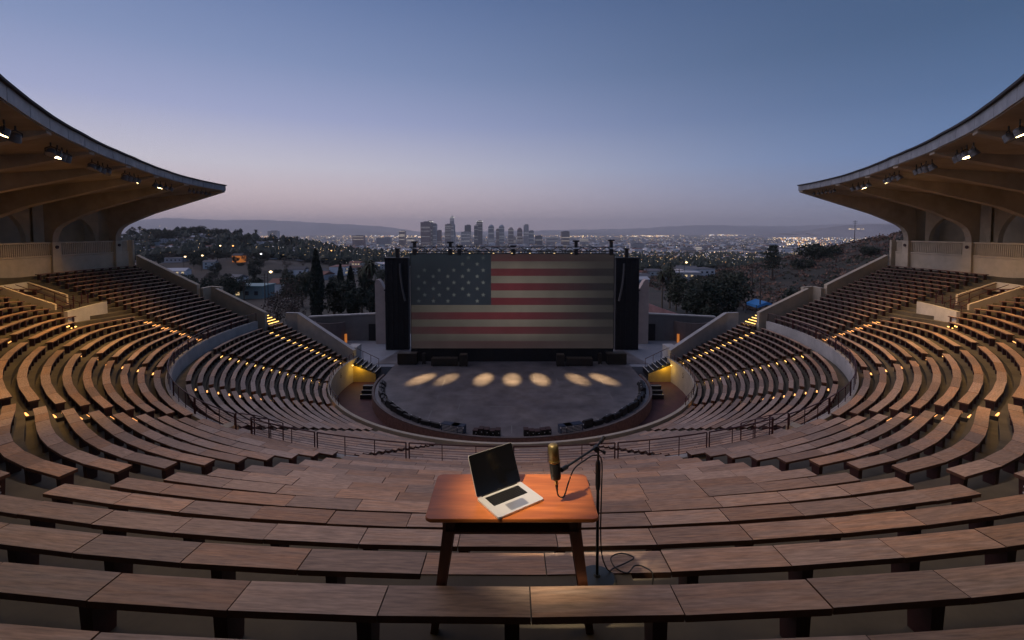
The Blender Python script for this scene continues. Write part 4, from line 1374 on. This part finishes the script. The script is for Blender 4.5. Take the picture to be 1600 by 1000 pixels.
for lay in range(7):
    z = 4.5 + lay * 1.05
    w = (3.4, 2.6, 3.0, 2.1, 2.4, 1.9, 1.1)[lay]
    for c_ in range(5):
        a = rg.uniform(0, 6.28); c0 = Vector((math.cos(a) * w * .6, math.sin(a) * w * .6, z + rg.uniform(-.3, .3)))
        for i in range(75):
            quad_leaf(mb, c0 + Vector((rg.gauss(0, w * .3), rg.gauss(0, w * .3), rg.gauss(0, .26))), .22 * rg.uniform(.6, 1.2), rg)
TREE['pine'] = ('layered dark pine', [mb.mesh('crown', M_leafd)], trunk_mesh(10.5, .28, 9, 15, M_bark, .16))
rg = random.Random(16); mb = MB()
for i in range(46):
    a = rg.uniform(0, 6.28); el = rg.uniform(-.7, 1.2); L = rg.uniform(1.5, 2.2)
    pts = []
    for q in range(6):
        t = q / 5
        rr = L * t * math.cos(el * (1 - t * .4)); z = 8 + L * t * math.sin(el) - 1.1 * t * t * L * .6
        pts.append(Vector((rr * math.cos(a), rr * math.sin(a), z)))
    sd = Vector((-math.sin(a), math.cos(a), 0))
    for q in range(5):
        w0, w1 = .26 * (1 - q / 5.5), .26 * (1 - (q + 1) / 5.5)
        mb.add([pts[q] - sd * w0 - Vector((0, 0, w0 * .5)), pts[q], pts[q + 1], pts[q + 1] - sd * w1 - Vector((0, 0, w1 * .5))], [(0, 1, 2, 3)])
        mb.add([pts[q] + sd * w0 - Vector((0, 0, w0 * .5)), pts[q], pts[q + 1], pts[q + 1] + sd * w1 - Vector((0, 0, w1 * .5))], [(0, 1, 2, 3)])
pc = mb.mesh('crown', M_leafp)
mb = MB()
for i in range(160):
    a = rg.uniform(0, 6.28); z = rg.uniform(5.9, 7.9); r = .32 + .12 * (z - 5.9)
    quad_leaf(mb, (r * math.cos(a), r * math.sin(a), z), .3, rg)
TREE['palm'] = ('fan palm', [pc, mb.mesh('dead_frond_skirt', M_leafb)], trunk_mesh(8, .2, 0, 17, M_palmb))
def tree(kind, x, y, sc=1.0, label=None, group=None, rz=None, sz=None, z=None):
    nm, crowns, tm_ = TREE[kind]
    zz = gz(x, y) if z is None else z
    root = empty({'palm': 'palm_tree', 'cypress': 'cypress_tree', 'pine': 'pine_tree', 'bush': 'bush', 'brown': 'sparse_tree'}.get(kind, 'leafy_tree'), (x, y, zz), random.uniform(0, 6.28) if rz is None else rz)
    root.scale = (sc, sc, sz or sc)
    tag(root, label, 'palm' if kind == 'palm' else ('bush' if kind == 'bush' else 'tree'), group)
    for me in crowns:
        link(me.name.split('.')[0], me, root)
    link('trunk', tm_, root)
    return root
def at(px, D): return ((px - 800) / 733 * D, D + CY)
near_trees = [
    ('cypress', 493, 78, 1.12, 'tall dark cypress left of the stage, tallest narrow tree', 1.30),
    ('cypress', 531, 92, .95, 'second dark cypress nearer the left palms', 1.02),
    ('cypress', 547, 88, 1.05, 'slim dark cypress just left of the leaning palm', .98),
    ('palm', 577, 82, 1.15, 'fan palm with a thick skirt beside the left pylon', 1.22),
    ('palm', 564, 86, .95, 'leaning thinner fan palm left of the skirted palm', 1.08),
    ('oak', 520, 84, .95, 'dark leafy tree right of the tall cypress', None),
    ('oak', 556, 80, 1.0, 'dark leafy tree under the left palms', None),
    ('oak', 588, 84, .85, 'dark leafy tree against the left pylon', None),
    ('brown', 452, 76, 1.0, 'bare brownish tree over the left service wall', None),
    ('brown', 432, 70, .8, 'small bare brownish tree by the left parapet landing', None),
    ('oak2', 470, 105, 1.1, 'green leafy tree behind the bare brown trees', None),
    ('palm', 1036, 98, .9, 'leftmost fan palm of the right cluster', .98),
    ('palm', 1048, 100, .95, 'middle fan palm of the right cluster', 1.06),
    ('palm', 1058, 96, .85, 'rightmost fan palm of the right cluster', .92),
    ('oak', 1112, 72, .98, 'large dark round tree over the right stage wing', None),
    ('oak', 1092, 76, .85, 'dark round tree left of the large right one', None),
    ('oak2', 1075, 92, 1.0, 'leafy tree behind the pink curved wall', None),
    ('oak2', 1140, 100, 1.1, 'leafy tree below the right hillside', None),
    ('pine', 1208, 150, 1.0, 'tall layered pine silhouetted on the right hillside', None),
    ('bush', 1283, 165, 2.0, 'big dark bush on the crest of the right hillside', None),
    ('bush', 1255, 158, 1.2, 'smaller dark bush left of the big crest bush', None),
    ('bush', 1360, 150, 1.0, 'dark bush near the top of the right hillside', None),
    ('bush', 1312, 120, 1.2, 'dark scrub bush low on the right hillside', None),
    ('bush', 1262, 112, 1.3, 'wide dark scrub bush at the foot of the right hillside', None),
    ('oak', 262, 95, 1.0, 'dark leafy tree just beyond the upper left parapet', None),
    ('oak', 238, 90, .9, 'dark leafy tree beside the left columns', None),
    ('oak2', 300, 120, 1.0, 'leafy tree right of the tree beyond the left parapet', None),
]
for kd, px, D, sc, lab, sz in near_trees:
    x, y = at(px, D)
    tree(kd, x, y, sc, lab, None, sz=sz)
rg = random.Random(31)
def zone(px, D):
    a = 'near' if D < 230 else ('midway' if D < 400 else 'far')
    if px < 300: z_ = 'over the upper left parapet'
    elif px < 390: z_ = 'above the left parapet jog'
    elif px < 480: z_ = 'left of the tall cypress'
    elif px < 560: z_ = 'between the cypress and the left palms'
    elif px < 700: z_ = 'beside the left black tower'
    elif px < 1080: z_ = 'beside the right black tower'
    elif px < 1150: z_ = 'behind the large right tree'
    else: z_ = 'below the layered pine'
    return a + ' slope, ' + z_
n_mid = 0
while n_mid < 110:
    px = rg.choice([rg.uniform(205, 640), rg.uniform(205, 640), rg.uniform(985, 1260)])
    D = rg.uniform(125, 560)
    x, y = at(px, D)
    if px > 1180 and D < 230: continue
    if px < 470 and 360 < D < 430 and rg.random() < .6: continue
    kd = rg.choice(['oak', 'oak2', 'oak', 'oak2', 'bush', 'brown', 'cypress', 'palm'] if D < 420 else ['oak', 'oak2', 'oak'])
    tree(kd, x, y, rg.uniform(.5, .95), TREE[kd][0] + ' ' + zone(px, D), 'trees on the slopes below the bowl: ' + kd)
    n_mid += 1
for i in range(52):
    px = rg.uniform(245, 480); D = rg.uniform(120, 330)
    x, y = at(px, D)
    kd = rg.choice(['oak', 'oak2', 'bush', 'brown', 'oak'])
    tree(kd, x, y, rg.uniform(.5, .95), TREE[kd][0] + ' ' + zone(px, D), 'trees on the slopes below the bowl: ' + kd)
# trees along the left ridge skyline
ridge_n = {}
for i in range(26):
    px = 212 + i * 10 + rg.uniform(-4, 4); D = rg.uniform(415, 475)
    x, y = at(px, D)
    kd = rg.choice(['oak', 'oak2', 'oak', 'palm', 'pine', 'oak2'])
    ridge_n[kd] = ridge_n.get(kd, -1) + 1
    tree(kd, x, y, rg.uniform(.8, 1.5), '%s on the left ridge skyline, %s of its kind from the left' % (TREE[kd][0], ORD[ridge_n[kd]]), 'trees on the left ridge: ' + kd)
# far tree cover and scrub: one mass
def blob(mb, c, r, rg, mi=0):
    o = [Vector((1, 0, 0)), Vector((0, 1, 0)), Vector((-1, 0, 0)), Vector((0, -1, 0)), Vector((0, 0, 1)), Vector((0, 0, -.4))]
    a = rg.uniform(0, 1.57); ca, sa = math.cos(a), math.sin(a)
    vs = [Vector(c) + Vector((p.x * ca - p.y * sa, p.x * sa + p.y * ca, p.z)) * r * rg.uniform(.7, 1.25) for p in o]
    mb.add(vs, [(0, 1, 4), (1, 2, 4), (2, 3, 4), (3, 0, 4), (1, 0, 5), (2, 1, 5), (3, 2, 5), (0, 3, 5)], mi)
mb = MB()
for i in range(13000):
    px = rg.uniform(150, 1450)
    D = 300 * (18 ** (rg.random() ** 1.05))
    x, y = at(px, D)
    if D > 2600 and rg.random() < .55: continue
    z = gz(x, y)
    r = rg.uniform(2.0, 4.2) * (1 + D / 6000)
    for q in range(3 if D < 900 else 2):
        blob(mb, (x + rg.uniform(-r, r), y + rg.uniform(-r, r), z + r * rg.uniform(.5, 1.4)), r * rg.uniform(.6, 1), rg, rg.choice([0, 0, 1]))
struct(mb.build('distant_trees', [M_leafd, M_leafm]), 'stuff')
# scrub on the right hillside
mb = MB()
for i in range(5200):
    x = rg.uniform(50, 240); y = rg.uniform(40, 215)
    z = gz(x, y)
    for q in range(9):
        quad_leaf(mb, (x + rg.gauss(0, .7), y + rg.gauss(0, .7), z + abs(rg.gauss(0, .35))), rg.uniform(.26, .52), rg)
    mb.m[-9:] = [rg.choice([0, 0, 1, 2])] * 9
M_scrub = mat('dry_scrub', (.27, .15, .10), .95, var=.35, scale=.4, c2=(.17, .10, .075))
struct(mb.build('hillside_scrub', [M_scrub, M_leafb, M_leafm]), 'stuff')

# ------------------------------------------------------------------ houses and city
HM = [mat('house_white', (.74, .72, .73), .8), mat('house_cream', (.58, .52, .45), .8), mat('house_grey', (.36, .37, .40), .8), mat('house_tan', (.32, .25, .2), .8), mat('house_pale_blue', (.36, .42, .46), .8)]
RM = [mat('roof_grey', (.13, .13, .14), .8), mat('roof_tile', (.20, .085, .06), .8), mat('roof_pale', (.50, .50, .52), .8), mat('roof_dark', (.06, .06, .065), .8)]
M_win = mat('window_dark', (.03, .035, .045), .2)
M_winl = mat('window_lit', (1, .8, .5), .5, emit=(1, .70, .34), estr=.55, nolight=True)
def gable(w, d, h, rh, ov=.4):
    b = MB(); b.box((0, 0, h / 2 - .6), (w, d, h + 1.2))
    r = MB()
    W2, D2 = w / 2 + ov, d / 2 + ov
    r.add([(-W2, -D2, h), (W2, -D2, h), (W2, D2, h), (-W2, D2, h), (-W2, 0, h + rh), (W2, 0, h + rh),
           (-W2, -D2, h + .18), (W2, -D2, h + .18), (W2, D2, h + .18), (-W2, D2, h + .18)],
          [(0, 3, 2, 1), (0, 1, 7, 6), (2, 3, 9, 8), (6, 7, 5, 4), (8, 9, 4, 5), (0, 6, 4, 9, 3), (1, 2, 8, 5, 7)])
    return b, r
def flat(w, d, h):
    b = MB(); b.box((0, 0, h / 2 - .6), (w, d, h + 1.2))
    r = MB(); r.box((0, 0, h + .12), (w + .5, d + .5, .24))
    return b, r
HT = []
for i, (w, d, h, rh) in enumerate(((12, 9, 3.4, 2.0), (15, 10, 5.6, 2.2), (18, 11, 3.6, 0), (10, 9, 6.0, 1.8), (22, 12, 6.4, 0))):
    b, r = gable(w, d, h, rh) if rh else flat(w, d, h)
    HT.append((w, d, h, b, r))
HOUSE_MESH = {}
def house(x, y, ti, hm, rm, rz, lab, group, lit, sc=1.0):
    w, d, h, b, r = HT[ti]
    key = (ti, hm, rm)
    if key not in HOUSE_MESH:
        HOUSE_MESH[key] = (b.mesh('wall', HM[hm]), r.mesh('roof', RM[rm]))
    root = empty('house', (x, y, gz(x, y)), rz)
    root.scale = (sc,) * 3
    tag(root, lab, 'house', group)
    link('wall', HOUSE_MESH[key][0], root); link('roof', HOUSE_MESH[key][1], root)
    nw = max(2, int(w / 3.4))
    for fl in range(2 if h > 5 else 1):
        for q in range(nw):
            l = lit and rg.random() < .35
            k2 = ('win', l)
            if k2 not in HOUSE_MESH:
                m2 = MB(); m2.box((0, 0, 0), (1.5, .12, 1.2)); HOUSE_MESH[k2] = m2.mesh('window', M_winl if l else M_win)
            link('window', HOUSE_MESH[k2], root, (-w / 2 + w * (q + .5) / nw, -d / 2 - .03, 1.7 + 2.7 * fl))
    return root
k = 0
tries = 0
hn = ['white', 'cream', 'grey', 'tan', 'pale blue']
while k < 190 and tries < 4000:
    tries += 1
    px = rg.choice([rg.uniform(260, 640), rg.uniform(260, 640), rg.uniform(995, 1190)])
    D = rg.uniform(190, 950)
    x, y = at(px, D)
    if px > 1150 and D < 330: continue
    if px < 480 and D < 340 and rg.random() < .7: continue
    ti = rg.randrange(5); hm = rg.choice([0, 0, 1, 2, 3, 4]); rm = rg.choice([0, 0, 1, 2, 3])
    house(x, y, ti, hm, rm, rg.choice([0, .25, -.3, 1.57, .1]) + rg.uniform(-.1, .1), '%s house with %s roof, %s' % (hn[hm], ('grey', 'red tile', 'pale', 'dark')[rm], zone(px, D)), 'houses below the bowl: %s' % hn[hm], rg.random() < .5, rg.uniform(.5, .72))
    k += 1
# some singled-out buildings
def block(px, D, wpx, hpx_top, ybase, depth, m, lab, cat='building', lit=0, bands=True, zb=None, top=None):
    x, y = at(px, D)
    z0 = gz(x, y) if zb is None else zb
    zt = 10.64 + (362 - hpx_top) / 733 * D
    w = wpx / 733 * D
    root = empty('city_tower' if cat == 'tower' else 'city_building', (x, y, z0)); tag(root, lab, cat, 'buildings of the city')
    h = zt - z0
    b = MB(); b.box((0, 0, h / 2 - 1), (w, depth, h + 2)); b.build('wall', m, root)
    if bands:
        nf = max(2, min(30, int(h / 4.2)))
        for q in range(nf):
            lt = rg.random() < lit
            bb = MB(); bb.box((0, -depth / 2 - w * .004, h * (q + .6) / nf), (w * .94, w * .01, h / nf * .42))
            bb.build('window_band', (M_winl2 if cat == 'tower' else M_winl3) if lt else M_win, root)
    r = MB(); r.box((w * .08, 0, h + h * .015), (w * .55, depth * .5, h * .03 + 1)); r.build('roof_plant', RM[0], root)
    if top:
        r = MB(); r.box((0, 0, h - h * .012), (w * 1.01, depth * 1.01, max(3, h * .02))); r.build('lit_crown', top, root)
    return root, w, h
M_winl3 = mat('block_window_lit', (.6, .6, .6), .5, emit=(1, .80, .55), estr=.45, nolight=True)
M_winl2 = mat('tower_window_lit', (.6, .6, .6), .5, emit=(1, .86, .62), estr=.13, nolight=True)
M_crown = mat('crown_light', (1, 1, 1), .5, emit=(1, .93, .80), estr=1.3, nolight=True)
TWM = {'red': mat('tower_red', (.24, .12, .12), .6), 'dark': mat('tower_dark', (.045, .05, .065), .3), 'grey': mat('tower_grey', (.32, .35, .40), .5), 'brown': mat('tower_brown', (.34, .25, .22), .6), 'pale': mat('tower_pale', (.66, .60, .58), .6)}
DT = 2650
for i, (a, b, yt, c, lab, tp) in enumerate([
        (658, 673, 347, 'red', 'reddish slab tower at the left end of downtown', 0), (667, 676.5, 346, 'dark', 'dark tower with a lit edge behind the reddish slab', 1), (671.5, 683, 350, 'grey', 'grey glass tower in front of the reddish slab', 0),
        (683, 690, 360, 'red', 'low reddish block right of the grey glass tower', 0), (696, 705, 350.5, 'brown', 'brown tower left of the tallest tower', 0), (703.5, 709.5, 339, 'pale', 'tallest tower of downtown with a glowing crown', 1),
        (705, 711, 351, 'grey', 'grey shoulder block beside the tallest tower', 0), (695, 712, 362, 'pale', 'wide pale podium block below the tallest tower', 0), (721, 735, 362, 'pale', 'pale stepped block left of the black tower', 0),
        (726.5, 736, 352, 'dark', 'dark square tower behind the pale stepped block', 0), (741, 747, 352, 'dark', 'dark narrow wing of the black tower', 0), (745, 754, 345.5, 'dark', 'black tower with a white lit top', 1),
        (763, 772, 354, 'grey', 'grey tower with stepped top right of the black tower', 0), (775, 780, 358, 'brown', 'slim brown tower beside the stepped towers', 0), (779.5, 788, 354, 'grey', 'grey tower with a greenish lit top', 0),
        (794, 802.5, 358, 'brown', 'short round-topped tower right of the greenish one', 0), (808, 816, 358.5, 'red', 'short domed reddish tower', 0), (818, 826, 351.5, 'pale', 'tall pale tower at the right of downtown', 0),
        (826, 834, 360.5, 'grey', 'grey block beside the tall pale tower', 0), (836, 847, 368, 'dark', 'low dark block at the right end of downtown', 0), (853, 872, 371, 'pale', 'low wide pale block right of downtown', 0), (797, 806, 370, 'pale', 'low pale block in front of downtown', 0), (812, 820, 371, 'pale', 'low cream block in front of the domed tower', 0)]):
    root, w, h = block((a + b) / 2, DT + i * 13 - 140, b - a, yt, 378, 26, TWM[c], lab, 'tower', .22, True, -64, M_crown if tp else None)
    if 'round' in lab or 'domed' in lab or 'stepped top' in lab or 'greenish' in lab or 'tallest' in lab and tp:
        m2 = MB(); m2.lathe([(w * .42, h - 1), (w * .40, h + w * .12), (w * .26, h + w * .3), (w * .05, h + w * .38)], 14); m2.build('domed_top', TWM[c], root)
for px, D, w, yt, c, lab in [(428, 2500, 15, 361, 'pale', 'lone pale slab building on the left of the city'), (561, 2400, 18, 368, 'red', 'low wide reddish building left of downtown'), (600, 2400, 22, 371, 'grey', 'low wide grey building left of downtown'), (629, 2500, 9, 361, 'brown', 'brown tower just left of downtown'), (643, 2400, 12, 370, 'pale', 'pale block just left of downtown'),
                             (883, 2500, 13, 361.5, 'brown', 'brown tower alone right of downtown'), (912, 2400, 14, 373, 'pale', 'pale low block behind the screen truss'), (995, 1750, 22, 380, 'pale', 'pale striped slab block right of the screen tower'), (1073, 1600, 25, 387, 'pale', 'wide white hospital-like block on the right'), (1090, 1590, 10, 385.5, 'pale', 'bright tall wing of the wide white block'), (1098, 1560, 11, 393, 'brown', 'tan cube block beside the white block'), (1115, 1560, 20, 392, 'grey', 'dark grey block right of the tan cube'),
                             (1035, 1750, 14, 390, 'red', 'pinkish low block between the striped slab and white block'), (1055, 1680, 12, 389, 'pale', 'low pale block left of the white block'), (1123, 1150, 9, 401, 'pale', 'small cream block with lit windows near the hillside'), (1133, 1150, 7, 403, 'pale', 'small cream annex with lit windows'), (1160, 1050, 22, 403, 'grey', 'pale long shed left of the pine'), (1185, 1300, 30, 394, 'brown', 'long tan building behind the pine')]:
    block(px, D, w, yt, 0, 18 * D / 1500, TWM[c], lab, 'building', .30 if D < 1300 else .18)
x, y = at(1148, 560)
rt_ = empty('shop_row', (x, y, gz(x, y) + 1)); tag(rt_, 'long low shop row with a red and white lit fascia on the right', 'building')
b = MB(); b.box((0, 0, 2), (48, 12, 6)); b.build('wall', HM[0], rt_)
b = MB(); b.box((-4, -6.2, 4.4), (40, .3, 1.0)); b.build('red_fascia', mat('red_neon', (.5, .05, .05), .5, emit=(1, .10, .09), estr=.55, nolight=True), rt_)
b = MB(); b.box((20, -6.3, 3.6), (8, .3, 2)); b.build('blue_sign', mat('blue_neon', (.1, .3, .5), .5, emit=(.2, .65, 1), estr=.55, nolight=True), rt_)
b = MB(); b.box((-4, -6.2, 2.0), (40, .3, 2.4)); b.build('shop_window', mat('shop_glow', (.6, .6, .5), .5, emit=(1, .9, .75), estr=.35, nolight=True), rt_)
x, y = at(388, 135)
rt_ = empty('depot_building', (x, y, gz(x, y))); tag(rt_, 'pale teal flat-roofed depot beyond the left parapet', 'building')
b = MB(); b.box((0, 0, 1.4), (11, 7, 4.3)); b.build('wall', mat('teal_wall', (.17, .25, .26), .7), rt_)
b = MB(); b.box((0, 0, 3.72), (11.6, 7.6, .35)); b.build('roof', mat('teal_roof', (.12, .24, .25), .6), rt_)
for q in range(4):
    b = MB(); b.box((-4 + q * 2.6, -3.56, 1.8), (1.0, .1, 1.1)); b.build('window', M_winl if q == 1 else M_win, rt_)
x, y = at(458, 150)
rt_ = empty('red_roof_hall', (x, y, gz(x, y))); tag(rt_, 'long hall with a dull red roof left of the cypress', 'building')
b, r = gable(13, 6, 3.2, 1.5); b.build('wall', HM[0], rt_); r.build('roof', RM[1], rt_)
x, y = at(1192, 92)
rt_ = empty('pool_cover', (x, y, gz(x, y) + .9)); tag(rt_, 'bright blue tarpaulin roof below the right parapet', 'tarpaulin')
b = MB()
b.prism([(-2.4, 0), (-2.4, .5), (0, 1.2), (2.4, .5), (2.4, 0), (0, .7)], lambda u, v, sd: Vector((u * .8, 2.2 if sd else -2.2, v + .8)))
b.build('tarpaulin', mat('blue_tarp', (.03, .20, .50), .5, emit=(.03, .25, .7), estr=.0), rt_)
for q in (-2, 2):
    for w in (-2, 2):
        b = MB(); b.tube([(q, w, -1.2), (q, w, 1.4)], .06, 6); b.build('post', M_metal, rt_)
x, y = at(373, 270)
rt_ = empty('lit_house', (x, y, gz(x, y) + 1)); tag(rt_, 'house glowing orange on the left slope', 'house')
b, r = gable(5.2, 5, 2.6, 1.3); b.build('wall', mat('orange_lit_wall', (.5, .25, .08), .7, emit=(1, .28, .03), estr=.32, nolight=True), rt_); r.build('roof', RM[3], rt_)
# pink curved boundary wall behind the right wing
b = MB()
for i in range(12):
    a0, a1 = 0 + i / 12, (i + 1) / 12
    def cp(t): return Vector((18.4 + 7.2 * t, 31.5 - 2.0 * t - 3.2 * math.sin(t * 1.6), -.85 + 2.0 * (1 - t) ** 1.5 * .9))
    p, q = cp(a0), cp(a1); dy = Vector((0, .3, 0)); lo = Vector((0, 0, -4.5))
    b.hexa([p + lo, q + lo, q + lo + dy, p + lo + dy, p, q, q + dy, p + dy])
tag(b.build('boundary_wall', mat('pink_wall', (.36, .20, .19), .8, var=.25, scale=1.0)), 'curved pinkish boundary wall behind the right stage wing', 'wall')
# far city fabric
mb = MB()
def tiny(mb, x, y, z, w, d, h, rz, mi, ri):
    ca, sa = math.cos(rz), math.sin(rz)
    def q(a, b_, c): return (x + a * ca - b_ * sa, y + a * sa + b_ * ca, z + c)
    mb.add([q(-w, -d, -1), q(w, -d, -1), q(w, d, -1), q(-w, d, -1), q(-w, -d, h), q(w, -d, h), q(w, d, h), q(-w, d, h)],
           [(0, 1, 5, 4), (1, 2, 6, 5), (2, 3, 7, 6), (3, 0, 4, 7)], mi)
    mb.add([q(-w, -d, h), q(w, -d, h), q(w, d, h), q(-w, d, h), q(-w, 0, h + d * .35), q(w, 0, h + d * .35)], [(0, 1, 5, 4), (2, 3, 4, 5), (0, 4, 3), (1, 2, 5)], ri)
for i in range(9500):
    px = rg.uniform(120, 1480)
    D = 330 * (20 ** (rg.random() ** .95))
    if 960 < px and D < 2500 and rg.random() < .25: D *= 1.4
    x, y = at(px, D)
    big = rg.random() < .12
    fs_ = min(1.0, .36 + D / 2600)
    w = fs_ * rg.uniform(5, 9) * (2.2 if big and D > 1200 else 1); d = fs_ * rg.uniform(4, 7) * (1.6 if big and D > 1200 else 1); h = fs_ * rg.uniform(3.4, 6.4) * (2.2 if big and D > 1200 else 1)
    tiny(mb, x, y, gz(x, y), w, d, h, rg.choice([.1, 1.67, .4, -.2]), rg.choice([0, 0, 1, 2, 3, 4]), 5 + rg.choice([0, 0, 1, 2, 2, 3]))
struct(mb.build('distant_houses', HM + RM), 'stuff')
# city lights: small glowing lamps
LMS = [mat('city_light_white', (1, 1, 1), .5, emit=(.95, .93, 1.0), estr=3.8, nolight=True), mat('city_light_warm', (1, .8, .5), .5, emit=(1, .68, .32), estr=4.4, nolight=True), mat('city_light_orange', (1, .5, .2), .5, emit=(1, .42, .10), estr=3.4, nolight=True)]
mbs = [MB(), MB(), MB()]
def glow(px, D, k, up=6, size=1.0):
    x, y = at(px, D)
    blob(mbs[k], (x, y, gz(x, y) + up), D * .00052 * size, rg)
for i in range(5600):
    px = rg.uniform(200, 1400) if rg.random() < .62 else rg.uniform(400, 700) if rg.random() < .6 else rg.uniform(960, 1400)
    D = 260 * (34 ** (rg.random() ** .9))
    if px < 480 and D < 700 and rg.random() < .5: continue
    glow(px, D, rg.choice([0, 1, 1, 1, 2]), rg.uniform(4, 10), rg.uniform(.4, 1.0))
for i in range(420):     # bright boulevards running to the horizon on the right
    px = rg.gauss(1262, 24) ; D = rg.uniform(1900, 7000)
    glow(px - (D - 3000) * .004, D, rg.choice([1, 1, 2, 0]), 8, rg.uniform(.9, 2.0))
for i in range(240):
    glow(rg.uniform(1290, 1400), rg.uniform(3500, 9000), rg.choice([0, 1, 1]), 8, rg.uniform(.8, 1.7))
for cx, sd, D0, D1, n, up in ((395, 16, 6500, 8200, 70, 10), (455, 10, 2600, 3000, 7, 18), (1015, 16, 6500, 9000, 80, 14), (1130, 18, 7500, 9500, 60, 24), (900, 40, 6500, 9500, 90, 10), (690, 60, 6000, 9500, 130, 10), (590, 40, 5000, 9000, 70, 8), (1140, 25, 800, 1200, 30, 6)):
    for i in range(n):
        glow(rg.gauss(cx, sd), rg.uniform(D0, D1), rg.choice([1, 1, 1, 0, 2]), up, rg.uniform(.8, 2.0) * (2.2 if n == 7 else 1))
for i in range(40):
    glow(rg.uniform(1325, 1350), rg.uniform(6150, 6400), 1, 120, 1.0)
for k_, nm in enumerate(('city_lights', 'city_lights', 'city_lights')):
    struct(mbs[k_].build(nm, LMS[k_]), 'stuff')
# street lamps on the near slopes
for i, (px, D, k_, lab) in enumerate(((286, 230, 1, 'yellow street lamp on the left slope above the parapet'), (313, 235, 1, 'paler street lamp right of the yellow one'), (362, 300, 2, 'orange street lamp beside the glowing house'), (342, 290, 1, 'street lamp left of the orange lamp'), (417, 120, 1, 'lamp post by the teal depot'), (393, 380, 2, 'orange street lamp high on the left slope'), (221, 200, 2, 'orange lamp by the left columns'), (1070, 190, 1, 'greenish lamp post below the right city view'), (405, 250, 0, 'white street lamp left of the bare trees'), (516, 380, 2, 'orange street lamp above the dark cypress'), (559, 900, 1, 'bright yellow street lamp below downtown'))):
    x, y = at(px, D)
    g0 = gz(x, y)
    rt_ = empty('street_lamp', (x, y, g0)); tag(rt_, lab, 'street lamp')
    hh = 7.5
    b = MB(); b.tube([(0, 0, -1), (0, 0, hh), (.6, 0, hh + .4)], [.10, .07, .05], 6); b.build('pole', M_metal, rt_)
    b = MB(); b.lathe([(.05, .2), (.30 + D * .0008, .0), (.26 + D * .0008, -.2), (.05, -.32 - D * .0006)], 10, Matrix.Translation((.8, 0, hh + .4))); b.build('lamp_head', LMS[k_], rt_)
# utility poles on the right
for i, (px, D, hh, lab) in enumerate(((1177, 104, 9.6, 'tall dark utility pole below the right hillside'), (1190, 90, 7.6, 'dark utility pole in front of the blue tarpaulin'), (1062, 105, 8.5, 'thin pole beside the right palms'), (1335, 190, 9.0, 'utility pole on the crest of the right hillside'), (1136, 120, 6.5, 'short pole left of the right hillside'), (412, 118, 7.5, 'dark utility pole by the teal depot'), (379, 112, 6.0, 'shorter utility pole near the left parapet jog'))):
    x, y = at(px, D)
    rt_ = empty('utility_pole', (x, y, gz(x, y))); tag(rt_, lab, 'utility pole')
    b = MB(); b.tube([(0, 0, -1), (0, 0, hh)], [.14, .09], 7); b.build('pole', M_bark, rt_)
    for q in (.4, 1.1):
        b = MB(); b.box((0, 0, hh - q), (1.8, .1, .12)); b.build('crossarm', M_bark, rt_)

# ------------------------------------------------------------------ haze
hz = MB(); hz.box((0, 7600, 160), (32600, 16300, 474))
ho = hz.build('haze', [])
ho['kind'] = 'stuff'
hm_ = bpy.data.materials.new('haze'); hm_.use_nodes = True
ht = hm_.node_tree
for n_ in list(ht.nodes): ht.nodes.remove(n_)
pv = ht.nodes.new('ShaderNodeVolumePrincipled')
pv.inputs['Color'].default_value = (.97, .95, .97, 1)
pv.inputs['Density'].default_value = 1.08e-4
pv.inputs['Anisotropy'].default_value = .1
out = ht.nodes.new('ShaderNodeOutputMaterial')
ht.links.new(pv.outputs[0], out.inputs['Volume'])
ho.data.materials.append(hm_)
